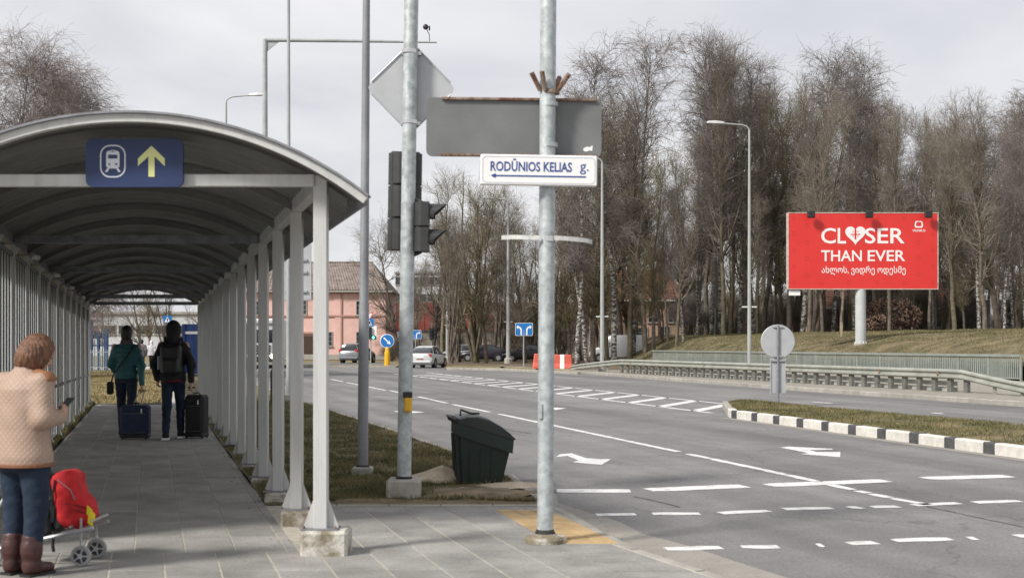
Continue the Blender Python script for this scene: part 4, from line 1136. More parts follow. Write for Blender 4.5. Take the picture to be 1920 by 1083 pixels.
D = 91.0
cs = thing('crossing_signal', 'yield sign, blue crossing sign and green-lit signal on one post before the pink house', 'traffic light', (gx(695, D), D, .05))
def cz2(py): return gz(py, D) - .05
def cx2(px): return gx(px, D) - gx(695, D)
MB().cyl((0, .06, -.05), (0, .06, cz2(584)), .04, 8).build('pole', M_galv_far, cs)
tri = MB().prism([(cx2(685), cz2(586)), (cx2(700.5), cz2(586)), (cx2(693), cz2(599.5))], 'y', 0, .02).build('yield_plate', M_red, cs)
MB().prism([(cx2(687), cz2(587.2)), (cx2(698.5), cz2(587.2)), (cx2(693), cz2(597))], 'y', -.004, -.0005).build('yield_face', M_signwhite, tri)
o = MB().bbox((cx2(693), 0, cz2(604.5)), (.58, .02, .58), .004).build('crossing_plate', M_blue, cs)
MB().prism([(cx2(688.5), cz2(610)), (cx2(693), cz2(599)), (cx2(697.5), cz2(610))], 'y', -.016, -.0105).build('white_triangle', M_signwhite, o)
for P in ([(692, 602), (694, 602), (694.6, 606), (691.4, 606)], [(692, 606), (691, 609.4), (692, 609.4), (693.2, 606)], [(693.2, 606), (694.2, 609.4), (695.2, 609.4), (694.4, 606)]):
    MB().prism([(cx2(x), cz2(y)) for x, y in P], 'y', -.021, -.0165).build('walker_symbol', M_black, o)
MB().bbox((cx2(697), .01, cz2(623.5)), (.70, .02, .96), .004).build('backing_board', M_signwhite, cs)
h_ = MB().bbox((cx2(693.5), -.09, cz2(624)), (.30, .16, .86), .03).build('signal_head', M_black, cs)
MB().bbox((cx2(700.5), -.09, cz2(632.5)), (.30, .16, .30), .03).build('arrow_section', M_black, h_)
MB().lathe((cx2(700.5), -.175, cz2(632.5)), [(.10, -.01), (.10, .005)], 14, 'y').build('green_lens', emit('green_light', (.12, .9, .55), 1.6), h_)
# second signal farther off
D = 104.0
fs = thing('far_traffic_light', 'small dark traffic light on a thin post behind the white hatchback', 'traffic light', (gx(809, D), D, .05))
MB().cyl((0, 0, -.05), (0, 0, gz(606, D)), .045, 8).build('pole', M_galv_far, fs)
for px, py in ((809, 627), (816, 624)):
    o = MB().bbox((gx(px, D) - gx(809, D), -.1, gz(py, D)), (.32, .2, .95), .03).build('signal_head', M_black, fs)
    for k in range(3): MB().cyl((gx(px, D) - gx(809, D), -.2, gz(py, D) + .3 - .3 * k), (gx(px, D) - gx(809, D), -.32, gz(py, D) + .3 - .3 * k), .11, 10).build('visor', M_dark, o)

# red and white plastic road barriers
M_borange = mat('barrier_red', (.52, .085, .05), .6, c2=(.60, .115, .075), scale=2)
for px, lab, rz in ((1019, 'red road barrier with white stripe, half hidden by the street sign post', .06), (1054, 'red road barrier with white stripe, nearest the guard rail end', -.05)):
    D = 79.0; o = thing('road_barrier', lab, 'barrier', (gx(px, D), D, ZR if px > 1040 else .0), rz, 'plastic road barriers')
    prof = [(-.30, 0), (.30, 0), (.28, .18), (.17, .42), (.13, .92), (.10, .97), (-.10, .97), (-.13, .92), (-.17, .42), (-.28, .18)]
    hw = .50
    MB().loft([[(x + (-.13 * (1 - p[1]) if x < -.2 else 0), p[0] * k, p[1]) for p in prof] for x, k in ((-hw - .06, .7), (-hw, 1), (-.13, 1))]).build('red_end', M_borange, o)
    MB().loft([[(x + (.13 * (1 - p[1]) if x > .2 else 0), p[0] * k, p[1]) for p in prof] for x, k in ((.13, 1), (hw, 1), (hw + .06, .7))]).build('red_end', M_borange, o)
    MB().loft([[(x, p[0], p[1]) for p in prof] for x in (-.13, .13)]).build('white_band', M_signwhite, o)
    MB().box((.32, -.302, .06), (.24, .02, .1)).build('fork_slot', M_dark, o)

# ================================================================== BUILDINGS
M_pane = mat('window_dark', (.025, .03, .034), .12, var=.3, spec=.7)
M_frame = mat('window_frame', (.32, .31, .29), .6, var=.1)
def window(parent, x, z, w, h, y=0.0, m=None, mull=True):
    f = MB()
    t = .07
    f.box((x, y - .03, z + h / 2 - t / 2), (w, .08, t)).box((x, y - .03, z - h / 2 + t / 2), (w, .08, t))
    f.box((x - w / 2 + t / 2, y - .03, z), (t, .08, h - 2 * t)).box((x + w / 2 - t / 2, y - .03, z), (t, .08, h - 2 * t))
    if mull:
        f.box((x, y - .02, z), (.05, .05, h - 2 * t))
        for k in (-1, 1): f.box((x, y - .022, z + k * h / 6), (w - 2 * t, .045, .04))
    o = f.build('window', m or M_frame, parent)
    MB().box((x, y - .005, z), (w - 2 * t, .02, h - 2 * t)).build('pane', M_pane, o)
    MB().box((x, y - .07, z - h / 2 - .05), (w + .16, .16, .06)).build('sill', M_frame, o)
    return o

M_pink = mat('pink_render', (.64, .41, .37), .9, c2=(.75, .50, .45), scale=.7, fine=.1, bump=.1)
M_pinkd = mat('pink_trim', (.42, .25, .22), .9, var=.12)
M_asb = mat('weathered_corrugated_roof', (.125, .10, .085), .95, c2=(.255, .215, .19), scale=1.6, fine=.3)
Dh = 120.0
XL, XRt = -28.0, gx(722, Dh)
ph_ = thing('pink_house', 'two-storey pink rendered house with weathered brown corrugated roof', 'house', (0, Dh, 0))
MB().box(((XL + XRt) / 2, 5.5, 3.3), (XRt - XL, 11, 6.5)).build('wall', M_pink, ph_)
def hz(py): return gz(py, Dh)
def hx(px): return gx(px, Dh)
for z, h in ((hz(592), .16), (hz(547), .30), (.35, .5)):
    MB().box(((XL + XRt) / 2, -.06, z), (XRt - XL + .1, .12, h)).build('string_course', M_pinkd if h < .4 else M_concrete, ph_)
MB().box((hx(640), -.05, 3.3), (.14, .1, 6.0)).build('downpipe', M_pinkd, ph_)
for px in (634, 717): MB().box((hx(px), -.04, 3.4), (.6, .08, 5.9)).build('pilaster', M_pink, ph_)
for px, py in ((677, 577), (677, 635), (614, 635), (566, 576), (520, 577), (520, 635), (480, 577)):
    window(ph_, hx(px), hz(py), .95, 1.35)
d_ = MB().box((hx(581), -.03, 1.25), (1.15, .1, 2.1)).build('door', mat('door_brown', (.055, .03, .022), .7), ph_)
MB().box((hx(581), -.1, 2.62), (2.6, .3, .18)).build('door_hood', M_pinkd, ph_)
MB().box((hx(581) + .42, -.1, 1.2), (.06, .06, .16)).build('handle', M_chrome, d_)
# corrugated roof: ridges down the slope
zr, ze, yr = gz(493, Dh + 5.5), gz(544, Dh - .5), 5.5
mb = MB(); n = 62; xr_e = XRt + .45; xr_r = gx(700, Dh + 5.5)
for k in range(n * 2 + 1):
    t = k / (n * 2); h = .055 if k % 2 else 0
    xa, xb = XL - .4 + (xr_e - XL + .4) * t, XL + (xr_r - XL) * t
    for u in np.linspace(0, 1, 7):
        mb.v.append((xa + (xb - xa) * u, -.55 + (yr + .55) * u, ze + (zr - ze) * u + h))
for k in range(n * 2):
    for j in range(6): mb.f.append((k * 7 + j, (k + 1) * 7 + j, (k + 1) * 7 + j + 1, k * 7 + j + 1))
rf = mb.build('roof', M_asb, ph_, fix=False)
MB().add([(xr_e, -.55, ze), (xr_e, 11.55, ze), (xr_r, yr, zr)], [(0, 1, 2)]).add([(XL - .4, 11.55, ze), (xr_e, 11.55, ze), (xr_r, yr, zr), (XL, yr, zr)], [(3, 2, 1, 0)]).build('roof_back', M_asb, ph_, fix=False)
MB().tube([(XL, yr, zr + .05), (xr_r, yr, zr + .05)], .12, 6).build('ridge_cap', M_asb, rf)
MB().box(((XL + xr_e) / 2, -.5, ze - .1), (xr_e - XL + .6, .14, .16)).build('gutter', M_frame, rf)

# low red-clad building behind the trees
Dr = 150.0
rb = thing('red_shed', 'long low shed with red cladding above a grey graffitied wall, behind the bare trees', 'building', (0, Dr, 0))
xa, xb = gx(728, Dr), gx(1105, Dr)
MB().box(((xa + xb) / 2, 4, 1.6), (xb - xa, 8, 3.4)).build('wall', mat('grey_beige_wall', (.21, .19, .165), .9, c2=(.34, .31, .27), scale=.6, fine=.1), rb)
zt_, zb_ = gz(567, Dr), gz(619, Dr)
M_clad = mat('red_cladding', (.15, .024, .018), .7, c2=(.24, .045, .034), scale=.8)
npan = 22
for k in range(npan):
    w_ = (xb - xa) / npan; MB().box((xa + w_ * (k + .5), 3.9, (zt_ + zb_) / 2), (w_ - .05, 8.3, zt_ - zb_)).build('cladding_panel', M_clad, rb)
M_graf = mat('graffiti_pale', (.45, .45, .48), .8, var=.2, scale=4)
mb_ = MB().box((gx(745, Dr), -.04, gz(626, Dr)), (2.4, .06, .95)).build('painted_panel', mat('graffiti_ground', (.07, .07, .085), .9, var=.3), rb)
r5 = random.Random(5)
for k in range(9):
    x = gx(733 + 3.2 * k, Dr); z = gz(626, Dr)
    pts = [(x + r5.uniform(-.12, .12), -.09, z - .35 + .175 * j) for j in range(5)]
    MB().tube(pts, .045, 5).build('graffiti_stroke', M_graf, mb_)

def simple_house(label, name, px0, px1, Dn, eave, ridge, base_z, mw, mr, wins, hip=1.5, tiles=True):
    o = thing(name, label, 'house', (0, Dn, 0))
    x0, x1 = gx(px0, Dn), gx(px1, Dn); ze_, dp = gz(eave, Dn), 9.0
    MB().box(((x0 + x1) / 2, dp / 2, (ze_ + base_z) / 2 - .3), (x1 - x0, dp, ze_ - base_z + .6)).build('wall', mw, o)
    zr_ = gz(ridge, Dn + dp / 2); e_ = .5
    P = [(x0 - e_, -e_, ze_), (x1 + e_, -e_, ze_), (x1 + e_, dp + e_, ze_), (x0 - e_, dp + e_, ze_), (x0 + hip, dp / 2, zr_), (x1 - hip, dp / 2, zr_)]
    r_ = MB().add(P, [(1, 2, 5), (2, 3, 4, 5), (3, 0, 4), (3, 2, 1, 0)]).build('roof', mr, o)
    nrow = 10                                                # courses of tiles on the side that shows
    for k in range(nrow):
        u0, u1 = k / nrow, (k + 1.12) / nrow
        def pt(t, u, lift): return (P[0][0] + (P[1][0] - P[0][0]) * t + ((P[4][0] - P[0][0]) * (1 - t) + (P[5][0] - P[1][0]) * t) * u, -e_ + (dp / 2 + e_) * u, ze_ + (zr_ - ze_) * u + lift)
        u1 = min(u1, 1)
        MB().add([pt(0, u0, .10), pt(1, u0, .10), pt(1, u1, .03), pt(0, u1, .03), pt(0, u0, .0), pt(1, u0, .0)], [(0, 1, 2, 3), (4, 5, 1, 0)]).build('tile_course', mr, r_, fix=False)
    MB().box(((x0 + x1) / 2, -e_ - .06, ze_ - .02), (x1 - x0 + 2 * e_, .14, .16)).build('gutter', M_white, r_)
    for px, py, w_, h_ in wins: window(o, gx(px, Dn), gz(py, Dn), w_, h_)
    return o
M_orange = mat('apricot_render', (.36, .235, .17), .9, c2=(.46, .31, .225), scale=.5, fine=.06)
M_tile = mat('clay_tile', (.125, .055, .036), .85, c2=(.21, .10, .07), scale=1.5, fine=.2)
simple_house('apricot house with clay tile roof showing between trunks behind the white van', 'apricot_house', 1120, 1283, 132, 563, 505, 0, M_orange, M_tile,
             [(1150, 590, 1.1, 1.6), (1190, 590, 1.1, 1.6), (1225, 590, 1.1, 1.6), (1262, 590, 1.1, 1.6), (1150, 628, 1.1, 1.6), (1205, 628, 1.1, 1.6), (1246, 632, 1.2, 2.3)])
simple_house('peach house with orange tile roof half hidden behind the mound and billboard', 'peach_house', 1548, 1836, 132, 577, 530, .5, mat('peach_render', (.46, .27, .19), .9, c2=(.56, .36, .27), scale=.5, fine=.06), M_tile,
             [(1580, 600, 1.1, 1.5), (1660, 600, 1.1, 1.5), (1700, 600, 1.1, 1.5), (1755, 600, 1.1, 1.5), (1815, 600, 1.1, 1.5)])

def block(label, name, px0, px1, Dn, top, base, m, rows, cols, ww, wh):
    o = thing(name, label, 'building', (0, Dn, 0)); x0, x1 = gx(px0, Dn), gx(px1, Dn); zt_ = gz(top, Dn); zb_ = gz(base, Dn)
    MB().box(((x0 + x1) / 2, 6, zt_ / 2 - .2), (x1 - x0, 12, zt_ + .4)).build('wall', m, o)
    MB().box(((x0 + x1) / 2, 5.9, zt_ + .1), (x1 - x0 + .4, 12.4, .3)).build('parapet', M_frame, o)
    for r_ in range(rows):
        for c in range(cols):
            window(o, x0 + (x1 - x0) * (c + .5) / cols, zb_ + (zt_ - zb_) * (r_ + .55) / rows, ww, wh, mull=False)
    return o
M_pale = mat('pale_render', (.50, .51, .53), .9, var=.06, scale=.4)
block('pale grey apartment block with dark windows behind the trees right of the billboard', 'apartment_block', 1775, 1990, 185, 470, 640, M_pale, 4, 5, 2.2, 2.0)
block('grey apartment block far behind the red shed', 'apartment_block', 742, 830, 220, 512, 640, M_pale, 4, 6, 1.5, 1.4)
block('low white hall seen through the far end of the shelter', 'white_hall', 120, 420, 165, 588, 655, mat('white_cladding', (.52, .54, .57), .8, var=.06, scale=.3), 1, 9, 2.0, 1.2)
block('grey depot building behind the truck and the shelter posts', 'depot_building', 395, 560, 175, 520, 650, mat('grey_cladding', (.36, .40, .44), .8, var=.08, scale=.3), 2, 6, 2.0, 1.4)

# blue container, fence and climbing frame beyond the shelter's end
D = 62.0
bc = thing('blue_container', 'blue shipping container with white stripe beyond the shelter end', 'container', (gx(343, D), D, .02))
M_cblue = mat('container_blue', (.012, .04, .17), .55, c2=(.02, .06, .22), scale=2)
w_ = 2.6; hh = gz(608, D)
mb = MB(); pts = []
for k in range(27):
    x = w_ * k / 26; pts.append((x, -.03 if (k // 2) % 2 else 0))
poly = pts + [(w_, 2.4), (0, 2.4)]
MB().prism(poly, 'z', .1, hh).build('shell', M_cblue, bc)
MB().box((w_ / 2, -.04, hh - .42), (w_, .02, .13)).build('white_stripe', M_signwhite, bc)
for x in (.05, w_ - .05): MB().box((x, -.03, hh / 2), (.14, .12, hh)).build('corner_post', M_cblue, bc)
D = 74.0
cf = thing('climbing_frame', 'blue wooden playground climbing frame beyond the grass', 'playground frame', (gx(170, D), D, .02))
M_play = mat('playground_blue', (.012, .06, .15), .6, var=.15, scale=3)
for px, t, w_ in ((170, 600, .26), (199, 617, .24), (185, 622, .14)): MB().bbox((gx(px, D) - gx(170, D), 0, gz(t, D) / 2), (w_, .2, gz(t, D)), .02).build('post', M_play, cf)
MB().box((gx(187, D) - gx(170, D), .05, gz(630, D)), (.75, .1, .30)).build('panel', M_play, cf)
MB().box((gx(185, D) - gx(170, D), .4, gz(648, D)), (1.1, .9, .08)).build('platform', M_play, cf)
for k in range(5): MB().cyl((.15 * k + .1, -.05, .1), (.15 * k + .1, -.05, gz(635, D)), .025, 6).build('bar', M_play, cf)
D = 71.0
fe = thing('picket_fence', 'thin grey bar fence in front of the blue climbing frame', 'fence', (gx(150, D), D, .02))
for k in range(16):
    MB().box((.12 * k, 0, .62), (.025, .02, 1.25)).build('picket', M_galv_far, fe)
for z in (.25, 1.1): MB().box((.9, .02, z), (1.95, .02, .05)).build('rail', M_galv_far, fe)
wr = thing('path_railing', 'pale panel railing along the footpath past the shelter', 'railing')
for k in range(6):
    D = 36 + 4 * k; x0, x1 = edge_r(D) - .28, edge_r(D + 4) - .28
    mb = MB().loft([[(x0, D, .12), (x0 + .03, D, .12), (x0 + .03, D, 1.0), (x0, D, 1.0)], [(x1, D + 3.9, .12), (x1 + .03, D + 3.9, .12), (x1 + .03, D + 3.9, 1.0), (x1, D + 3.9, 1.0)]])
    mb.build('panel', mat('railing_panel', (.45, .47, .48), .6, var=.06), wr)
    MB().box((x0, D - .03, .55), (.06, .06, 1.1)).build('post', M_galv_far, wr)
fb = thing('black_barrier', 'low black tube barrier between shelter and road', 'railing', (gx(478, 33), 33, 0), R(20))
for k in range(2):
    pts = [(.42 * k, 0, -.05), (.42 * k, 0, .85), (.42 * k + .06, 0, .95), (.42 * k + .26, 0, .95), (.42 * k + .32, 0, .85), (.42 * k + .32, 0, -.05)]
    MB().tube(pts, .025, 8).build('hoop', M_black, fb)

# crossing sign on the far path
D = 72
xs_ = thing('path_crossing_sign', 'blue pedestrian crossing sign above the hooded man, beyond the shelter', 'road sign', (gx(314, D), D, .02))
MB().cyl((0, .04, 0), (0, .04, gz(590, D)), .035, 8).build('pole', M_galv_far, xs_)
o = MB().bbox((0, 0, gz(599, D)), (.46, .02, .40), .004).build('panel', M_blue, xs_)
MB().prism([(-.17, gz(599, D) - .16), (0, gz(599, D) + .15), (.17, gz(599, D) - .16)], 'y', -.016, -.0105).build('white_triangle', M_signwhite, o)
MB().box((0, -.019, gz(599, D) - .03), (.06, .004, .16)).build('walker_symbol', M_black, o)

# ================================================================== VEHICLES
def paint(name, c, met=.3):
    return mat(name, c, .28, met, var=.03, spec=.6)
def wheel(parent, x, y, r=.31, w=.2):
    s_ = 1 if x > 0 else -1
    o = MB().lathe((x, y, r), [(r * .6, -w / 2), (r * .95, -w / 2), (r, -w / 3), (r, w / 3), (r * .95, w / 2), (r * .6, w / 2)], 20, 'x').build('wheel', M_rubber, parent)
    rim = MB().lathe((x + s_ * w * .42, y, r), [(r * .62, -.02), (r * .62, .012), (r * .5, .018), (r * .12, .022)], 14, 'x').build('rim', mat('rim_silver', (.42, .43, .44), .35, .6, var=.1), o)
    return o
def car(label, name, loc, rz, st, cab, roof, L, Wd, m, cat='car', rear_lamp=True, glass=None, wb=None):
    """st: (y, zb, zt, halfwidth); cab: (y, zbase, ztop, hw_base, hw_top); roof: (y0, y1)"""
    o = thing(name, label, cat, loc, rz)
    secs = []
    for y, zb, zt, w in st:
        zm = zb + (zt - zb) * .55
        h = [(w * .80, zb), (w * .97, zb + .10), (w, zb + .22), (w * 1.0, zm), (w * .97, zt - .10), (w * .86, zt)]
        secs.append([(x, y, z) for x, z in h] + [(-x, y, z) for x, z in h[::-1]])
    asm(MB().loft(secs).build('body', m, o), 50)
    secs = []
    for y, zb, zt, wbs, wt in cab:
        zm = zb + (zt - zb) * .8
        h = [(wbs, zb - .03), (wbs + (wt - wbs) * .75, zm), (wt * .9, zt), (wt * .4, zt + .012)]
        secs.append([(x, y, z) for x, z in h] + [(-x, y, z) for x, z in h[::-1]])
    asm(MB().loft(secs).build('windows', glass or M_glass, o), 50)
    cy = [c[0] for c in cab]
    def cint(y, k): return float(np.interp(y, cy, [c[k] for c in cab]))
    secs = []
    for y in np.linspace(roof[0], roof[1], 8):
        zt, wt = cint(y, 2), cint(y, 4); h = [(wt * .97, zt - .07), (wt * .92, zt + .012), (wt * .4, zt + .026)]
        secs.append([(x, y, z) for x, z in h] + [(-x, y, z) for x, z in h[::-1]])
    asm(MB().loft(secs).build('roof', m, o), 50)
    for s_ in (-1, 1):                                       # pillars
        for y0 in (roof[0], (roof[0] + roof[1]) / 2, roof[1]):
            ya = y0 + (.62 if y0 == roof[1] else -.42 if y0 == roof[0] else 0)
            ya = min(max(ya, cy[0] + .05), cy[-1] - .05)
            MB().tube([(s_ * (cint(ya, 3) + .008), ya, cint(ya, 1)), (s_ * (cint(y0, 4) * .96 + .012), y0, cint(y0, 2) - .05)], .035, 5).build('pillar', m, o)
    wb = wb or L * .30
    for x in (-1, 1):
        for y in (-wb, wb):
            MB().lathe((x * (Wd / 2 - .105), y, .32), [(.30, -.10), (.385, -.10), (.385, .112), (.30, .112)], 20, 'x').build('wheel_arch', M_black, o)
            wheel(o, x * (Wd / 2 - .09), y)
    return o
def rear_kit(o, y, z, hw, zl, plate_z, bump_z, m):
    for s_ in (-1, 1):
        MB().bbox((s_ * (hw - .14), y + .03, zl), (.24, .12, .22), .03).build('tail_light', mat('tail_red', (.45, .02, .02), .3), o)
    MB().bbox((0, y - .03, plate_z), (.52, .03, .12), .004).build('number_plate', M_signwhite, o)
    MB().bbox((0, y - .02, bump_z), (hw * 1.9, .16, .16), .04).build('bumper', m, o)

M_cwhite = paint('car_white', (.56, .57, .58), .05); M_csilver = paint('car_silver', (.26, .27, .28), .4); M_cdark = paint('car_plum', (.030, .022, .035), .3); M_cblack = paint('car_black', (.02, .02, .022), .2)
D = 88.5
HB = [(-2.2, .38, .90, .66), (-2.12, .26, 1.00, .80), (-1.7, .2, 1.04, .86), (-.5, .18, .98, .87), (.8, .18, .94, .87), (1.5, .2, .86, .85), (2.0, .26, .74, .78), (2.2, .36, .60, .62)]
HC = [(-2.05, .98, 1.04, .72, .66), (-1.75, 1.0, 1.20, .78, .68), (-1.1, 1.0, 1.42, .80, .62), (-.3, .98, 1.485, .80, .60), (.3, .96, 1.44, .80, .60), (.85, .94, 1.18, .79, .66), (1.3, .9, .94, .74, .70)]
c1 = car('white hatchback seen from behind, turning at the junction', 'white_hatchback', (gx(803, D), D, ZR), R(-11), HB, HC, (-1.25, .35), 4.45, 1.74, M_cwhite)
rear_kit(c1, -2.16, 0, .80, .86, .78, .42, M_cwhite)
MB().bbox((0, -2.07, 1.02), (1.3, .08, .09), .02).build('spoiler_window', M_glass, c1)
MB().bbox((0, -2.19, .60), (.5, .02, .11), .004).build('bumper_sticker', mat('sticker_red', (.5, .12, .08), .5), c1)
MB().box((0, -1.3, 1.46), (.02, .03, .06)).build('aerial', M_black, c1)
for s_ in (-1, 1): MB().bbox((s_ * .95, .62, 1.0), (.16, .1, .12), .03).build('mirror', M_cwhite, c1)
WG = [(-2.25, .38, .90, .68), (-2.15, .26, 1.00, .82), (-1.6, .22, 1.05, .86), (0, .2, 1.0, .87), (.9, .2, .97, .87), (1.6, .22, .92, .85), (2.05, .28, .80, .78), (2.25, .38, .62, .62)]
WC = [(-2.12, 1.0, 1.10, .76, .66), (-1.95, 1.02, 1.46, .79, .62), (-1.2, 1.0, 1.55, .80, .62), (0, .98, 1.56, .80, .62), (.3, .97, 1.50, .80, .62), (.9, .96, 1.16, .79, .66), (1.3, .92, .96, .74, .70)]
D = 103
c2 = car('silver estate car parked in front of the pink house', 'silver_estate_car', (gx(671, D), D, .058), R(-13), WG, WC, (-1.98, .3), 4.5, 1.78, M_csilver)
rear_kit(c2, -2.2, 0, .82, .98, .80, .42, M_csilver)
SD = [(-2.2, .38, .85, .66), (-2.1, .26, .98, .80), (-1.5, .2, 1.02, .86), (-.5, .18, .96, .87), (.8, .18, .93, .87), (1.5, .2, .86, .85), (2.05, .26, .74, .78), (2.25, .36, .60, .62)]
SC = [(-1.75, .99, 1.02, .74, .68), (-1.2, .98, 1.28, .78, .64), (-.75, .97, 1.42, .79, .61), (-.2, .96, 1.46, .79, .60), (.25, .95, 1.42, .79, .60), (.9, .93, 1.12, .78, .66), (1.25, .9, .93, .74, .70)]
D = 113
c3 = car('dark plum sedan parked among the bare trees, seen side on', 'dark_sedan', (gx(908, D), D, .05), R(84), SD, SC, (-.95, .35), 4.5, 1.76, M_cdark)
rear_kit(c3, -2.16, 0, .80, .86, .76, .42, M_cdark)
c4 = car('black sedan parked behind the blue two-arrow lane sign', 'black_sedan', (gx(990, 112), 112, .05), R(86), SD, SC, (-.95, .35), 4.5, 1.76, M_cblack)
c5 = car('silver sedan parked left of the plum sedan behind tree trunks', 'silver_sedan', (gx(862, 117), 117, .05), R(84), SD, SC, (-.95, .35), 4.4, 1.74, M_csilver)
# white van behind the birches
VN = [(-2.5, .4, 1.2, .88), (-2.45, .3, 2.2, .94), (-2.2, .25, 2.3, .96), (.6, .25, 2.3, .96), (1.0, .25, 2.1, .95), (1.5, .25, 1.30, .93), (2.2, .28, 1.12, .90), (2.5, .35, .8, .8)]
VC = [(.55, 1.3, 1.95, .975, .93), (.9, 1.3, 1.95, .97, .90), (1.35, 1.26, 1.50, .95, .88), (1.62, 1.22, 1.26, .92, .88)]
D = 112
van = car('white panel van parked behind the birch trunks', 'white_van', (gx(1160, D), D, .05), R(78), VN, VC, (.58, .85), 5.0, 1.95, M_cwhite, 'van', wb=1.6)

# oncoming white truck seen through the shelter posts
D = 86.0
tk = thing('white_truck', 'white truck with lit headlights glimpsed between the shelter posts', 'truck', (gx(488, D), D, ZR), R(6))
MB().bbox((0, 0, 1.75), (2.45, 1.9, 2.5), .12).build('cab', M_cwhite, tk)
MB().bbox((0, 4.2, 2.0), (2.5, 6.0, 2.7), .03).build('cargo_box', M_signwhite, tk)
MB().bbox((0, -.96, 2.15), (2.1, .06, .85), .03).build('windscreen', M_glass, tk)
for k in range(4): MB().box((0, -.98, 1.0 + .17 * k), (1.5, .06, .09)).build('grille_bar', M_black, tk)
MB().bbox((0, -.98, .62), (2.45, .2, .38), .05).build('bumper', M_dark, tk)
for s_ in (-1, 1):
    MB().lathe((s_ * .88, -1.10, .80), [(.14, 0), (.15, .03), (.12, .06)], 14, 'y').build('headlight', emit('headlamp', (1, .82, .6), 3.0), tk)
    MB().bbox((s_ * 1.42, -.8, 2.1), (.2, .12, .5), .03).build('mirror', M_black, tk)
    wheel(tk, s_ * 1.05, 0, .5, .3); wheel(tk, s_ * 1.05, 5.2, .5, .3)
MB().bbox((0, -.6, 3.1), (2.2, 1.0, .35), .1).build('wind_deflector', M_cwhite, tk)

# ================================================================== TREES
def tube_batch(pts, rad, k):
    N, m, _ = pts.shape
    tan = np.empty_like(pts); tan[:, 1:-1] = pts[:, 2:] - pts[:, :-2]; tan[:, 0] = pts[:, 1] - pts[:, 0]; tan[:, -1] = pts[:, -1] - pts[:, -2]
    tan /= np.linalg.norm(tan, axis=2, keepdims=True) + 1e-9
    ref = nrng.normal(size=(N, 1, 3)); u = ref - tan * (ref * tan).sum(2, keepdims=True)
    u /= np.linalg.norm(u, axis=2, keepdims=True) + 1e-9; w = np.cross(tan, u)
    a = 2 * PI * np.arange(k) / k
    V = pts[:, :, None, :] + rad[:, :, None, None] * (u[:, :, None, :] * np.cos(a)[None, None, :, None] + w[:, :, None, :] * np.sin(a)[None, None, :, None])
    idx = np.arange(N * m * k).reshape(N, m, k)
    A = idx[:, :-1, :]; B = np.roll(A, -1, 2); Dn = idx[:, 1:, :]; C = np.roll(Dn, -1, 2)
    F = np.stack([A, B, C, Dn], -1).reshape(-1, 4)
    return V.reshape(-1, 3), F
def mesh_from(name, parts, m):
    vs, fs, o = [], [], 0
    for V, F in parts: vs.append(V); fs.append(F + o); o += len(V)
    V = np.concatenate(vs); F = np.concatenate(fs); n = len(F)
    me = bpy.data.meshes.new(name); me.vertices.add(len(V)); me.vertices.foreach_set('co', V.ravel())
    me.loops.add(4 * n); me.loops.foreach_set('vertex_index', F.ravel().astype(np.int32))
    me.polygons.add(n); me.polygons.foreach_set('loop_start', np.arange(0, 4 * n, 4)); me.polygons.foreach_set('loop_total', np.full(n, 4))
    me.polygons.foreach_set('use_smooth', np.ones(n, bool)); me.update(); me.materials.append(m)
    return me
def branches(P0, dirs, L, r0, m, wander, trop, taper=.25, bend=0.0):
    """grow N branches at once; trop: vertical pull per step (up >0, droop <0)"""
    N = len(P0); pts = np.empty((N, m, 3)); pts[:, 0] = P0; d = dirs / (np.linalg.norm(dirs, axis=1, keepdims=True) + 1e-9)
    step = (L / (m - 1))[:, None]
    for i in range(1, m):
        d = d + nrng.normal(0, wander, (N, 3)); d[:, 2] += trop * (1 + bend * i / m)
        d /= np.linalg.norm(d, axis=1, keepdims=True); pts[:, i] = pts[:, i - 1] + d * step
    t = np.linspace(0, 1, m)[None, :]
    return pts, r0[:, None] * (1 - t * (1 - taper))
def children(pts, rad, n, t0, t1, ang, spread=.25):
    """n starts on every parent"""
    N, m, _ = pts.shape; t = nrng.uniform(t0, t1, (N, n)) * (m - 1); i = np.minimum(t.astype(int), m - 2); f = (t - i)[..., None]
    r_ = np.arange(N)[:, None]
    P = pts[r_, i] * (1 - f) + pts[r_, i + 1] * f; R_ = rad[r_, i] * (1 - f[..., 0]) + rad[r_, i + 1] * f[..., 0]
    d = pts[r_, i + 1] - pts[r_, i]; d /= np.linalg.norm(d, axis=2, keepdims=True) + 1e-9
    q = nrng.normal(size=d.shape); q -= d * (q * d).sum(2, keepdims=True); q /= np.linalg.norm(q, axis=2, keepdims=True) + 1e-9
    a = (ang + nrng.normal(0, spread, (N, n)))[..., None]
    dd = d * np.cos(a) + q * np.sin(a)
    return P.reshape(-1, 3), dd.reshape(-1, 3), R_.reshape(-1), (t / (m - 1)).reshape(-1)
